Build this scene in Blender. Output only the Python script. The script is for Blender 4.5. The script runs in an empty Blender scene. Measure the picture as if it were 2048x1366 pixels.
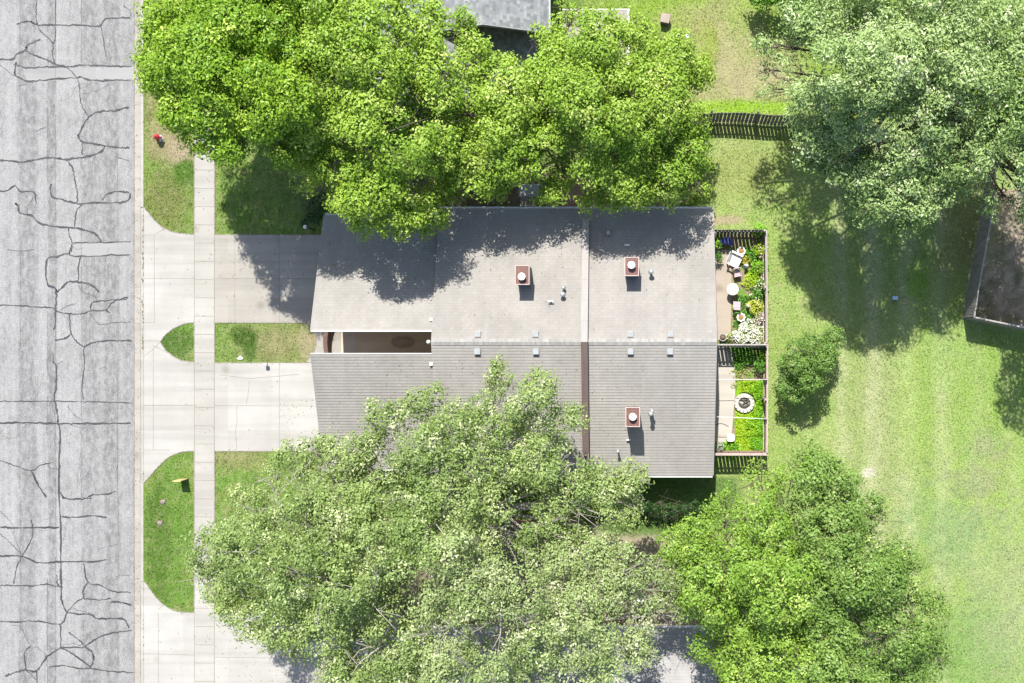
import bpy, bmesh, math, random
import numpy as np
from mathutils import Vector
R_ = math.radians
random.seed(7); rng = np.random.default_rng(11)
sc = bpy.context.scene; col = sc.collection
# ------------------------------------------------------------ camera, sky, sun
HC, FP, X0, Y0 = 58.0, 2320.0, 1255.0, 684.0      # camera height, focal length in photo pixels, point straight below
cam = bpy.data.objects.new('camera', bpy.data.cameras.new('camera')); col.objects.link(cam)
cam.location = (0, 0, HC); cam.data.sensor_width = 36; cam.data.lens = FP/2048*36
cam.data.shift_x = -(X0-1024)/2048; cam.data.shift_y = 1/2048
cam.data.clip_start = .5; cam.data.clip_end = 4000
sc.camera = cam
SUNV = Vector((-.10, .637, 1.0)).normalized()
el = math.asin(SUNV.z); az = math.atan2(SUNV.x, SUNV.y)
w = bpy.data.worlds.new('World'); sc.world = w; w.use_nodes = True
nt = w.node_tree; sky = nt.nodes.new('ShaderNodeTexSky'); sky.sky_type = 'NISHITA'; sky.sun_disc = False
sky.sun_elevation = el; sky.sun_rotation = az; sky.air_density = 1.0; sky.dust_density = 1.5; sky.ozone_density = 1.0
nt.links.new(sky.outputs[0], nt.nodes['Background'].inputs[0]); nt.nodes['Background'].inputs[1].default_value = .12
sl = bpy.data.lights.new('sun', 'SUN'); sl.energy = 5.0; sl.angle = R_(.5); sl.color = (1, .96, .90)
so = bpy.data.objects.new('sun', sl); col.objects.link(so); so.location = (0, 0, 40)
so.rotation_euler = SUNV.to_track_quat('Z', 'Y').to_euler()
sc.view_settings.view_transform = 'Standard'; sc.view_settings.look = 'None'
sc.view_settings.gamma = 1; sc.view_settings.exposure = .70
sc.cycles.max_bounces = 6; sc.cycles.diffuse_bounces = 3; sc.cycles.transparent_max_bounces = 6
# ------------------------------------------------------------ helpers
def P(px, py, z=0.0):
    k = (HC-z)/FP
    return ((px-X0)*k, (Y0-py)*k, z)
class MB:
    def __init__(s): s.v = []; s.f = []
    def poly(s, pts):
        n = len(s.v); s.v += [tuple(p) for p in pts]; s.f.append(tuple(range(n, n+len(pts))))
    def box(s, a, b, rz=0, c=None):
        x0, y0, z0 = a; x1, y1, z1 = b
        pts = [(x0,y0,z0),(x1,y0,z0),(x1,y1,z0),(x0,y1,z0),(x0,y0,z1),(x1,y0,z1),(x1,y1,z1),(x0,y1,z1)]
        if rz or c:
            cx, cy = c if c else ((x0+x1)/2, (y0+y1)/2); cs, sn = math.cos(rz), math.sin(rz)
            pts = [(cx+(x-cx)*cs-(y-cy)*sn, cy+(x-cx)*sn+(y-cy)*cs, z) for x, y, z in pts]
        s.hexa(pts); return s
    def hexa(s, pts):
        n = len(s.v); s.v += [tuple(p) for p in pts]
        for q in ((0,3,2,1),(4,5,6,7),(0,1,5,4),(1,2,6,5),(2,3,7,6),(3,0,4,7)): s.f.append(tuple(n+i for i in q))
    def obox(s, p, q, w, h0, h1):               # upright board running from p to q (xy), width w
        d = Vector((q[0]-p[0], q[1]-p[1])); L = d.length or 1e-6; nx, ny = -d.y/L*w/2, d.x/L*w/2
        s.hexa([(p[0]+nx,p[1]+ny,h0),(p[0]-nx,p[1]-ny,h0),(q[0]-nx,q[1]-ny,h0),(q[0]+nx,q[1]+ny,h0),
                (p[0]+nx,p[1]+ny,h1),(p[0]-nx,p[1]-ny,h1),(q[0]-nx,q[1]-ny,h1),(q[0]+nx,q[1]+ny,h1)])
    def tube(s, pts, r, n=8, cap=True):
        pts = [Vector(p) for p in pts]; rs = r if isinstance(r, (list, tuple)) else [r]*len(pts)
        b = len(s.v); up = Vector((.13, .31, .94))
        for i, p in enumerate(pts):
            t = (pts[min(i+1, len(pts)-1)]-pts[max(i-1, 0)])
            if t.length < 1e-7: t = Vector((0, 0, 1))
            t.normalize(); u = t.cross(up)
            if u.length < .15: u = t.cross(Vector((1, .1, 0)))
            u.normalize(); v = t.cross(u)
            for k in range(n):
                a = 2*math.pi*k/n; s.v.append(tuple(p+(u*math.cos(a)+v*math.sin(a))*rs[i]))
        for i in range(len(pts)-1):
            for k in range(n):
                s.f.append((b+i*n+k, b+i*n+(k+1)%n, b+(i+1)*n+(k+1)%n, b+(i+1)*n+k))
        if cap:
            s.f.append(tuple(b+k for k in range(n))[::-1]); s.f.append(tuple(b+(len(pts)-1)*n+k for k in range(n)))
        return s
    def lathe(s, c, prof, n=24, fn=None):       # prof: list of (r, z)
        b = len(s.v)
        for r, z in prof:
            for k in range(n):
                a = 2*math.pi*k/n; rr = r*(fn(a, z) if fn else 1)
                s.v.append((c[0]+rr*math.cos(a), c[1]+rr*math.sin(a), c[2]+z))
        for i in range(len(prof)-1):
            for k in range(n):
                s.f.append((b+i*n+k, b+i*n+(k+1)%n, b+(i+1)*n+(k+1)%n, b+(i+1)*n+k))
        s.f.append(tuple(b+k for k in range(n))[::-1]); s.f.append(tuple(b+(len(prof)-1)*n+k for k in range(n)))
        return s
    def prism(s, pts, z0, z1):                  # pts xy
        n = len(s.v); m = len(pts)
        s.v += [(p[0], p[1], z0) for p in pts]+[(p[0], p[1], z1) for p in pts]
        s.f.append(tuple(n+i for i in range(m))[::-1]); s.f.append(tuple(n+m+i for i in range(m)))
        for i in range(m): s.f.append((n+i, n+(i+1)%m, n+m+(i+1)%m, n+m+i))
        return s
ORG = {}
def link_mesh(name, me, mat, parent, smooth):
    o = bpy.data.objects.new(name, me); col.objects.link(o)
    if mat: me.materials.append(mat)
    if smooth:
        me.polygons.foreach_set('use_smooth', [True]*len(me.polygons))
    if parent: o.parent = parent
    ORG[o] = ORG.get(parent, (0, 0, 0))
    return o
def build(name, mb, mat, parent=None, smooth=False, bevel=0, label=None, kind=None):
    ox, oy, oz = ORG.get(parent, (0, 0, 0))
    me = bpy.data.meshes.new(name)
    me.from_pydata([(x-ox, y-oy, z-oz) for x, y, z in mb.v], [], mb.f)
    bm = bmesh.new(); bm.from_mesh(me)
    big = [f for f in bm.faces if len(f.verts) > 4]
    if big: bmesh.ops.triangulate(bm, faces=big)
    if len(bm.faces) < 20000: bmesh.ops.recalc_face_normals(bm, faces=bm.faces)
    bm.to_mesh(me); bm.free()
    o = link_mesh(name, me, mat, parent, smooth)
    if bevel:
        m = o.modifiers.new('bevel', 'BEVEL'); m.width = bevel; m.segments = 2; m.limit_method = 'ANGLE'
    if label: o['label'] = label
    if kind: o['kind'] = kind
    return o
def thing(name, label, cat, loc, group=None):
    o = bpy.data.objects.new(name, None); col.objects.link(o); o.location = loc; o.empty_display_size = .3
    ORG[o] = tuple(loc); o['label'] = label; o['category'] = cat
    if group: o['group'] = group
    return o
def tag(o, label, cat, group=None):
    o['label'] = label; o['category'] = cat
    if group: o['group'] = group
    return o
def nd(nt, t, **kw):
    n = nt.nodes.new('ShaderNode'+t)
    for k, v in kw.items(): setattr(n, k, v)
    return n
def newmat(name, rough=.85, spec=.3, metal=0):
    m = bpy.data.materials.new(name); m.use_nodes = True; b = m.node_tree.nodes['Principled BSDF']
    b.inputs['Roughness'].default_value = rough; b.inputs['Metallic'].default_value = metal
    b.inputs['Specular IOR Level'].default_value = spec
    return m, m.node_tree, b
def c4(c): return (c[0], c[1], c[2], 1)
def coords(nt, scale=(1, 1, 1), rz=0):
    tc = nd(nt, 'TexCoord'); mp = nd(nt, 'Mapping'); mp.inputs['Scale'].default_value = scale; mp.inputs['Rotation'].default_value = (0, 0, rz)
    g = nd(nt, 'NewGeometry'); nt.links.new(g.outputs['Position'], mp.inputs['Vector']); return mp.outputs[0]
def noise(nt, vec, scale, detail=4, rough=.6):
    n = nd(nt, 'TexNoise'); n.inputs['Scale'].default_value = scale; n.inputs['Detail'].default_value = detail
    n.inputs['Roughness'].default_value = rough; nt.links.new(vec, n.inputs['Vector']); return n.outputs['Fac']
def ramp(nt, fac, stops):
    r = nd(nt, 'ValToRGB'); e = r.color_ramp.elements
    while len(e) < len(stops): e.new(.5)
    for i, (p, c) in enumerate(stops): e[i].position = p; e[i].color = c4(c) if not isinstance(c, float) else (c, c, c, 1)
    nt.links.new(fac, r.inputs[0]); return r.outputs[0]
def mix(nt, fac, a, b, mode='MIX'):
    m = nd(nt, 'Mix', data_type='RGBA', blend_type=mode)
    for s_, v in ((0, fac), (6, a), (7, b)):
        if hasattr(v, 'links') or hasattr(v, 'is_linked'): nt.links.new(v, m.inputs[s_])
        else: m.inputs[s_].default_value = v if s_ == 0 else c4(v)
    return m.outputs[2]
def bump(nt, bsdf, h, strength=.4, dist=.02):
    b = nd(nt, 'Bump'); b.inputs['Strength'].default_value = strength; b.inputs['Distance'].default_value = dist
    nt.links.new(h, b.inputs['Height']); nt.links.new(b.outputs[0], bsdf.inputs['Normal'])
def simple(name, c1, c2=None, scale=6, rough=.8, metal=0, spec=.3, stretch=(1, 1, 1), bmp=.2):
    m, nt, b = newmat(name, rough, spec, metal); c2 = c2 or tuple(x*.8 for x in c1)
    v = coords(nt, stretch); n = noise(nt, v, scale)
    nt.links.new(ramp(nt, n, [(.3, c1), (.7, c2)]), b.inputs['Base Color'])
    if bmp: bump(nt, b, noise(nt, v, scale*5, 3), bmp, .01)
    return m
# value noise in numpy
_lat = rng.random((64, 64))
def vn(x, y):
    xi = np.floor(x).astype(int); yi = np.floor(y).astype(int); fx = x-xi; fy = y-yi
    fx = fx*fx*(3-2*fx); fy = fy*fy*(3-2*fy)
    g = lambda a, b: _lat[a % 64, b % 64]
    return (g(xi, yi)*(1-fx)+g(xi+1, yi)*fx)*(1-fy)+(g(xi, yi+1)*(1-fx)+g(xi+1, yi+1)*fx)*fy
def fbm(x, y, o=4):
    s = 0; a = .5; t = 0
    for i in range(o): s = s+a*vn(x+i*17.3, y+i*9.1); t += a; x = x*2.03; y = y*2.03; a *= .55
    return s/t
def inpoly(x, y, poly):
    r = np.zeros(x.shape, bool); n = len(poly); j = n-1
    for i in range(n):
        xi, yi = poly[i]; xj, yj = poly[j]
        if yi != yj:
            c = ((yi > y) != (yj > y)) & (x < (xj-xi)*(y-yi)/(yj-yi)+xi); r ^= c
        j = i
    return r
# ------------------------------------------------------------ materials
def concrete(name, c, tint, dirt=(.33, .27, .2)):
    m, nt, b = newmat(name, .9, .2); v = coords(nt)
    big = noise(nt, v, .55, 5, .65); fine = noise(nt, v, 28, 4, .7)
    a = mix(nt, ramp(nt, big, [(.35, 0.), (.65, 1.)]), c, tint)
    bk = nd(nt, 'TexBrick'); bk.offset = 0; nt.links.new(v, bk.inputs['Vector']); bk.inputs['Scale'].default_value = 1; bk.inputs['Brick Width'].default_value = 2.22; bk.inputs['Row Height'].default_value = 2.2; bk.inputs['Mortar Size'].default_value = 0; bk.inputs['Color1'].default_value = (.90, .885, .865, 1); bk.inputs['Color2'].default_value = (1.05, 1.05, 1.04, 1); a = mix(nt, .8, a, bk.outputs[0], 'MULTIPLY')
    st = noise(nt, coords(nt, (1.6, .35, 1)), 1.2, 6, .7)
    a = mix(nt, ramp(nt, st, [(.55, 0.), (.8, .5)]), a, tuple(x*.86 for x in c))
    d = noise(nt, v, 2.3, 6, .75); a = mix(nt, ramp(nt, d, [(.64, 0.), (.78, .38)]), a, dirt)
    so = nd(nt, 'TexVoronoi'); so.inputs['Scale'].default_value = .42; nt.links.new(v, so.inputs['Vector']); a = mix(nt, .8, a, ramp(nt, so.outputs['Distance'], [(.04, tuple(x**.25 for x in dirt)), (.13, (1., 1., 1.))]), 'MULTIPLY')
    tk = noise(nt, coords(nt, (.12, 2.2, 1)), 1.0, 3, .5); a = mix(nt, .35, a, ramp(nt, tk, [(.45, 1.), (.7, .62)]), 'MULTIPLY')
    a = mix(nt, .35, a, ramp(nt, fine, [(.25, .62), (.75, 1.)]), 'MULTIPLY')
    nt.links.new(a, b.inputs['Base Color']); bump(nt, b, fine, .25, .006); return m
M = {}
M['walk'] = concrete('sidewalk concrete', (.395, .385, .355), (.355, .345, .318))
M['drive'] = concrete('driveway concrete', (.41, .40, .375), (.365, .355, .33))
M['drive_tan'] = concrete('tan driveway concrete', (.36, .342, .308), (.325, .308, .276))
M['gutter'] = concrete('gutter concrete', (.36, .342, .31), (.315, .298, .27), (.2, .17, .13))
M['patio_tan'] = concrete('tan patio concrete', (.40, .345, .285), (.42, .37, .31), (.24, .2, .15))
M['patio_pale'] = concrete('pale patio concrete', (.45, .42, .37), (.41, .385, .34))
M['court'] = concrete('brown courtyard floor', (.64, .49, .33), (.57, .435, .29), (.3, .24, .17))
M['court_grey'] = concrete('grey courtyard floor', (.60, .50, .40), (.54, .45, .36), (.35, .28, .2))
M['joint'] = simple('joint dirt', (.17, .15, .12), (.27, .24, .20), 4, bmp=0)
M['dirtline'] = simple('gutter weeds', (.10, .10, .05), (.2, .16, .1), 8, bmp=0)
M['tar'] = simple('crack sealant', (.03, .03, .034), (.07, .07, .074), 3, .6, bmp=.1)
M['tar2'] = simple('old crack sealant', (.07, .07, .074), (.13, .13, .134), 3, .7, bmp=.1)
def asphalt():
    m, nt, b = newmat('asphalt', .9, .25); g = nd(nt, 'NewGeometry'); sx = nd(nt, 'SeparateXYZ'); nt.links.new(g.outputs[0], sx.inputs[0])
    # tone across the road (wheel tracks and resurfacing strips)
    v = coords(nt); wob = noise(nt, coords(nt, (.3, .5, 1)), 1.3, 4)
    ad = nd(nt, 'Math', operation='MULTIPLY_ADD'); nt.links.new(wob, ad.inputs[0]); ad.inputs[1].default_value = .35; nt.links.new(sx.outputs[0], ad.inputs[2])
    mr = nd(nt, 'MapRange'); nt.links.new(ad.outputs[0], mr.inputs[0])
    xa, xb = P(-40, 0)[0]+.17, P(270, 0)[0]+.17; mr.inputs[1].default_value = xa; mr.inputs[2].default_value = xb
    T = lambda px: (px+40)/310
    L = [(0, .95), (30, .95), (40, .66), (66, .64), (76, .93), (92, .92), (95, .62), (109, .64), (113, .97), (158, .94), (164, .70), (186, .66), (203, .82), (212, .62), (234, .68), (240, .90), (264, .78)]
    base = ramp(nt, mr.outputs[0], [(T(p), t*1.0) for p, t in L])
    st = noise(nt, coords(nt, (3.2, .10, 1)), 1.5, 5, .65)
    st2 = noise(nt, coords(nt, (9, .5, 1)), 1.5, 4, .6)
    patch = noise(nt, v, .5, 6, .7)
    agg = noise(nt, v, 22, 3, .8); agg2 = nd(nt, 'TexVoronoi'); agg2.inputs['Scale'].default_value = 26; nt.links.new(v, agg2.inputs['Vector'])
    c = mix(nt, 1., base, (.39, .385, .378), 'MULTIPLY')
    c = mix(nt, .5, c, ramp(nt, st, [(.3, .6), (.65, 1.)]), 'MULTIPLY')
    c = mix(nt, .35, c, ramp(nt, st2, [(.3, .6), (.7, 1.)]), 'MULTIPLY')
    c = mix(nt, .75, c, ramp(nt, patch, [(.3, .62), (.6, 1.)]), 'MULTIPLY')
    pk = noise(nt, coords(nt, (1.6, .8, 1)), 3.1, 6, .8); c = mix(nt, ramp(nt, pk, [(.42, 0.), (.62, .7)]), c, (.36, .358, .355))
    c = mix(nt, .85, c, ramp(nt, agg, [(.32, .45), (.56, 1.05)]), 'MULTIPLY')
    c = mix(nt, .35, c, ramp(nt, agg2.outputs['Distance'], [(.1, 1.), (.7, .55)]), 'MULTIPLY')
    nt.links.new(c, b.inputs['Base Color']); bump(nt, b, agg, .5, .012); return m
M['asphalt'] = asphalt()
M['patch'] = concrete('road repair patch', (.31, .31, .305), (.28, .28, .28), (.25, .25, .25))
def shingle(name, cols, w=.30, h=.138, rz=0, off=0, dark=.74, mort=.012, warm=None):
    m, nt, b = newmat(name, .93, .15); v = coords(nt, rz=rz)
    def br(bw, bias, c1, c2, mo, shift):
        t = nd(nt, 'TexBrick'); t.offset = .37; t.offset_frequency = 2
        mp = nd(nt, 'Mapping'); mp.inputs['Location'].default_value = (shift, off, 0); nt.links.new(v, mp.inputs['Vector']); nt.links.new(mp.outputs[0], t.inputs['Vector'])
        for i, x in ((1, c1), (2, c2), (3, tuple(q*dark for q in c1))): t.inputs[i].default_value = c4(x)
        t.inputs['Scale'].default_value = 1; t.inputs['Mortar Size'].default_value = mo; t.inputs['Mortar Smooth'].default_value = .4
        t.inputs['Bias'].default_value = bias; t.inputs['Brick Width'].default_value = bw; t.inputs['Row Height'].default_value = h
        return t.outputs[0]
    a = br(w, 0, cols[0], cols[1], mort, 0); c = br(w*.61, -.3, cols[1], cols[2], 0.0, 3.3)
    a = mix(nt, .45, a, c); n = noise(nt, coords(nt), .45, 5, .6); a = mix(nt, .55, a, ramp(nt, n, [(.3, .68), (.7, 1.)]), 'MULTIPLY')
    stk = noise(nt, coords(nt, (1.5, .2, 1)), 1.6, 4, .6); a = mix(nt, .25, a, ramp(nt, stk, [(.35, .7), (.65, 1.)]), 'MULTIPLY')
    g = noise(nt, coords(nt), 60, 2); a = mix(nt, .4, a, ramp(nt, g, [(.3, .6), (.7, 1.)]), 'MULTIPLY')
    nt.links.new(a, b.inputs['Base Color']); bump(nt, b, g, .3, .004); return m
M['shingle'] = shingle('weathered grey shingles', [(.37, .352, .325), (.34, .323, .297), (.398, .38, .352)], h=.138261)
M['shingle_n'] = shingle('blue grey shingles', [(.31, .325, .335), (.20, .21, .22), (.58, .60, .61)], .26, .15, R_(90))
M['shingle_s'] = shingle('pale grey shingles', [(.43, .42, .41), (.38, .37, .36), (.48, .47, .46)])
M['ridge'] = shingle('ridge shingles', [(.42, .41, .39), (.30, .29, .275), (.50, .49, .47)], .22, 3.0)
M['white'] = simple('white painted trim', (.72, .71, .68), (.62, .61, .58), 3, .5, spec=.5)
M['whitep'] = simple('white plastic', (.80, .80, .78), (.74, .74, .72), 5, .35, spec=.5, bmp=0)
M['fascia'] = simple('grey fascia', (.33, .32, .30), None, 3)
M['brick'] = simple('pale siding', (.56, .50, .42), (.50, .45, .38), 6)
M['siding'] = simple('grey green siding', (.22, .23, .215), (.17, .18, .17), 5)
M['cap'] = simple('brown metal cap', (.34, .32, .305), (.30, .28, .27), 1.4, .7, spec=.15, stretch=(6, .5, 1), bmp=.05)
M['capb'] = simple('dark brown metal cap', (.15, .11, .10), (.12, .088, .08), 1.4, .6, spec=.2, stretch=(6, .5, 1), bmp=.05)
M['rust'] = simple('rusty red metal', (.12, .045, .034), (.16, .085, .066), 3.2, .45, spec=.5)
M['rim'] = simple('pale pink rim', (.50, .40, .37), (.42, .33, .30), 8, .5)
M['galv'] = simple('galvanised metal', (.52, .54, .55), (.40, .42, .43), 7, .38, .4, bmp=.05)
M['galvd'] = simple('weathered vent metal', (.33, .345, .355), (.27, .285, .295), 7, .6, .1, bmp=.05)
M['black'] = simple('black', (.02, .02, .02), (.03, .03, .03), 5, .6)
M['glass'] = simple('window glass', (.05, .06, .07), (.04, .05, .06), 1, .08, spec=.8, bmp=0)
M['brickred'] = simple('brown red brick', (.15, .07, .05), (.22, .10, .065), 9, .85)
M['bricktop'] = simple('brick coping', (.15, .10, .085), (.11, .07, .06), 7, .85)
M['fgrey'] = simple('weathered grey wood', (.30, .275, .255), (.20, .18, .165), 5, .9, stretch=(1, 1, .3))
M['fgrey2'] = simple('pale weathered wood', (.42, .395, .37), (.29, .27, .255), 5, .9)
M['fdark'] = simple('dark weathered wood', (.20, .185, .165), (.13, .12, .105), 5, .9)
M['fred'] = simple('reddish cedar wood', (.31, .215, .17), (.23, .15, .12), 6, .85)
M['frail'] = simple('pink cedar rail', (.43, .36, .315), (.33, .265, .23), 6, .8)
M['bark'] = simple('grey brown bark', (.16, .13, .10), (.10, .08, .065), 6, .95)
M['barkpale'] = simple('pale bark', (.44, .41, .36), (.28, .255, .22), 4, .85)
M['dirt'] = simple('soil', (.20, .15, .11), (.13, .10, .07), 4, .95)
M['ring'] = simple('pale brown soil', (.42, .32, .22), (.34, .26, .175), 7, .95)
M['ash'] = simple('ash', (.42, .40, .37), (.25, .235, .22), 14, .95)
M['char'] = simple('charred wood', (.06, .055, .05), (.13, .12, .11), 10, .9)
M['stone'] = simple('pale stone', (.55, .53, .48), (.42, .40, .36), 9, .9)
M['red'] = simple('hydrant red', (.42, .02, .035), (.50, .05, .06), 6, .4, spec=.5)
M['silver'] = simple('silver paint', (.58, .58, .58), (.45, .45, .45), 6, .4, .3)
M['yellow'] = simple('yellow plastic', (.60, .50, .24), (.54, .44, .2), 4, .5)
M['blue'] = simple('blue cast metal', (.035, .05, .26), (.09, .11, .36), 16, .4, spec=.5)
M['pink'] = simple('pale pink paint', (.56, .43, .47), (.48, .33, .38), 7, .6)
M['soilpot'] = simple('potting soil', (.33, .20, .09), (.22, .13, .06), 18, .95)
M['terr'] = simple('pinkish cover', (.34, .28, .24), (.28, .225, .19), 4, .7)
M['tanroof'] = simple('tan patio roof', (.30, .275, .25), (.27, .25, .225), 1.5, .7)
M['rubber'] = simple('hose rubber', (.10, .09, .08), None, 4, .6)
M['bluebox'] = simple('pale blue lid', (.50, .62, .78), None, 4, .4)
M['shed'] = simple('dark brown shed', (.05, .035, .028), (.035, .025, .02), 3, .8)
def leafmat(name, trans=.35, gloss=.45, backpale=0):
    m, nt, b = newmat(name, gloss, .35)
    at = nd(nt, 'Attribute'); at.attribute_name = 'Col'
    nt.links.new(at.outputs['Color'], b.inputs['Base Color'])
    tr = nd(nt, 'BsdfTranslucent'); hs = nd(nt, 'HueSaturation'); hs.inputs['Saturation'].default_value = 1.15; hs.inputs['Value'].default_value = 1.25
    hs.inputs['Hue'].default_value = .49
    nt.links.new(at.outputs['Color'], hs.inputs['Color']); nt.links.new(hs.outputs[0], tr.inputs[0])
    ms = nd(nt, 'MixShader'); ms.inputs[0].default_value = trans
    nt.links.new(b.outputs[0], ms.inputs[1]); nt.links.new(tr.outputs[0], ms.inputs[2]); nt.links.new(ms.outputs[0], nt.nodes['Material Output'].inputs[0])
    return m
M['leaf'] = leafmat('leaf', .2, .42); M['leafgloss'] = leafmat('glossy leaf', .15, .32)
M['petal'] = leafmat('petal', .2, .7); M['blade'] = leafmat('grass blade', .2, .6)
def lawnmat():
    m, nt, b = newmat('lawn turf', .95, .1)
    at = nd(nt, 'Attribute'); at.attribute_name = 'Col'; v = coords(nt)
    f1 = noise(nt, v, 9, 5, .75); f2 = noise(nt, v, 30, 3, .8); f3 = noise(nt, v, 2.2, 5, .7)
    c = mix(nt, .75, at.outputs['Color'], ramp(nt, f1, [(.3, .45), (.68, 1.2)]), 'MULTIPLY')
    c = mix(nt, .5, c, ramp(nt, f2, [(.3, .5), (.7, 1.15)]), 'MULTIPLY')
    c = mix(nt, ramp(nt, f3, [(.45, 0.), (.7, .3)]), c, (.33, .30, .17))
    nt.links.new(c, b.inputs['Base Color']); bump(nt, b, f1, .8, .05); return m
M['lawn'] = lawnmat()
# ------------------------------------------------------------ ground
def arc(pts, n=10):
    """smooth curve through points (Catmull-Rom), pixel space"""
    out = []; p = [pts[0]]+list(pts)+[pts[-1]]
    for i in range(1, len(p)-2):
        for k in range(n):
            t = k/n; a = []
            for d in (0, 1):
                p0, p1, p2, p3 = p[i-1][d], p[i][d], p[i+1][d], p[i+2][d]
                a.append(.5*((2*p1)+(-p0+p2)*t+(2*p0-5*p1+4*p2-p3)*t*t+(-p0+3*p1-3*p2+p3)*t**3))
            out.append(tuple(a))
    out.append(pts[-1]); return out
crv1 = arc([(288, 414), (296, 424), (312, 443), (330, 457), (352, 465), (389, 469)])
isl_t = arc([(389, 645), (368, 648), (346, 658), (330, 671), (321, 684)])
isl_b = arc([(321, 684), (330, 698), (346, 712), (366, 721), (389, 724)])
crv3 = arc([(389, 902), (364, 904), (338, 914), (318, 932), (300, 952), (288, 966)])
crv4 = arc([(288, 1162), (298, 1174), (312, 1194), (332, 1212), (355, 1223), (389, 1225)])
KX = 288
apron_n = [(KX, 414)]+crv1[1:]+[(389, 645)]+isl_t[1:]+[(KX, 684)]
apron_m = [(KX, 684.2), (321, 684.2)]+isl_b[1:]+[(389, 902)]+crv3[1:]
apron_s = crv4+[(389, 1600), (KX, 1600)]
drives = [('tan', [(429, 469), (680, 469), (680, 645), (429, 645)]),
          ('', [(429, 726), (700, 726), (700, 902), (429, 902)]),
          ('', [(429, 1227), (800, 1227), (800, 1600), (429, 1600)])]
midlawn_r = arc([(612, 646), (620, 655), (630, 668), (633, 685), (629, 702), (620, 714), (612, 725)])
court_w = midlawn_r + [(690, 725.5), (690, 645.5)]
walk = [(389, -700), (429, -700), (429, 1900), (389, 1900)]
patio_n = [(1420, 500), (1461, 500), (1463, 560), (1461, 680), (1420, 680)]
patio_s = [(1420, 694), (1472, 694), (1470, 790), (1464, 860), (1460, 884), (1420, 884)]
slabs = [apron_n, apron_m, apron_s, walk, court_w, patio_n, patio_s]+[d[1] for d in drives]
def gpoly(ps): return [P(x, y)[:2] for x, y in ps]
def smooth(a, lo, hi): t = np.clip((a-lo)/(hi-lo), 0, 1); return t*t*(3-2*t)
def lawncol(px, py):
    """turf colour at photo pixel position: (r,g,b) arrays"""
    n1 = fbm(px/37., py/37.); n2 = fbm(px/11.+40, py/11.+3); n3 = fbm(px/90.+5, py/90.+70, 3); n4 = fbm(px/5.+9, py/16.+31, 3)
    c = np.zeros(px.shape+(3,))
    def put(mask, colr, s=1.):
        k = np.clip(mask*s, 0, 1)[..., None]; c[:] = c*(1-k)+np.array(colr)*k
    def bl(x, y, rx, ry, soft=.5, am=.7):
        d = np.sqrt(((px-x)/rx)**2+((py-y)/ry)**2)+(n1-.5)*am*1.6+(n2-.5)*am*.9
        return 1-smooth(d, 1-soft, 1+soft)
    G0 = (.15, .265, .05); G1 = (.075, .15, .02); YG = (.20, .29, .035); DRY = (.27, .225, .125); PALE = (.22, .34, .10); LIME = (.215, .36, .055); BARE = (.36, .29, .20)
    c[:] = G0
    # front strip and front yards
    put(smooth(n1, .38, .62), (.19, .26, .065), .7); put(smooth(n4, .5, .68), (.085, .16, .022), .5); put(smooth(n2, .58, .72), DRY, .4)
    put(bl(345, 285, 60, 45), DRY, .65); put(bl(365, 300, 30, 28), BARE, .8); put(bl(330, 400, 45, 60), (.16, .17, .055), .7); put(bl(315, 230, 25, 80), DRY, .6)
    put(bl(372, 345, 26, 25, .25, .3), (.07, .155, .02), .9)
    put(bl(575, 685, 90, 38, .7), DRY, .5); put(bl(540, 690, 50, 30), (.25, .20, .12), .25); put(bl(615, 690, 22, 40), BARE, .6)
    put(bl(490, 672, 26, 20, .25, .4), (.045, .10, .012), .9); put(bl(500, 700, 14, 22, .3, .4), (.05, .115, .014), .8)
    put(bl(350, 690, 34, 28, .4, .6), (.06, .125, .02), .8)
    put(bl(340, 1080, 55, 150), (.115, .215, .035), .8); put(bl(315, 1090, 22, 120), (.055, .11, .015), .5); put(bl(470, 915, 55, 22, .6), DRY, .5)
    # back lawn
    back = smooth(px, 1380, 1440)
    put(back, (.26, .37, .095), 1); put(back*smooth(n1, .4, .65), (.315, .41, .135), .8)
    put(back*smooth(n2, .5, .72), (.26, .275, .12), .5)
    put(smooth(px, 1795, 1825)*smooth(py, 560, 700), LIME, .55); put(smooth(px, 1850, 1950)*smooth(py, 700, 860)*smooth(n3, .35, .65), PALE, .9)
    stripe = (np.sin(px/11+(n3-.5)*2.5)*.5+.5)*smooth(px, 1650, 1690)*(1-smooth(px, 1850, 1950)*.7)
    put(stripe*(.35+n4*.9), (.42, .45, .25), .8); put((1-stripe)*smooth(px, 1650, 1690)*(1-smooth(px, 1850, 1950)*.7), (.23, .32, .09), .5); put(bl(1765, 900, 60, 260, .6), (.33, .36, .19), .4)
    put(bl(1990, 1150, 90, 130, .8, 1.6), (.30, .36, .17), .6); put(bl(1960, 960, 60, 60, .8, 1.8), (.30, .31, .17), .6); put(bl(1960, 1300, 100, 90), (.17, .29, .085), .7); put(bl(1880, 1040, 80, 60, .8, 1.6), (.21, .32, .125), .7)
    put(bl(2030, 1270, 50, 80, .8, 1.6), (.33, .37, .2), .5); put(bl(1735, 946, 12, 9, .7, .5), (.55, .52, .44), .9)
    put(bl(1830, 560, 20, 40, .5, .4), LIME, .8); put(bl(1820, 790, 30, 140, .7), (.26, .39, .08), .55); put(bl(1900, 700, 60, 60), (.26, .38, .11), .6)
    # north back yard
    nb = smooth(px, 1150, 1230)*(1-smooth(py, 235, 250))
    put(nb, (.22, .33, .055), .9); put(bl(1430, 130, 120, 110, .8), (.34, .32, .17), .8); put(bl(1500, 160, 70, 60, .8), BARE, .45); put(bl(1380, 50, 60, 40), (.34, .28, .17), .6)
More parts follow.
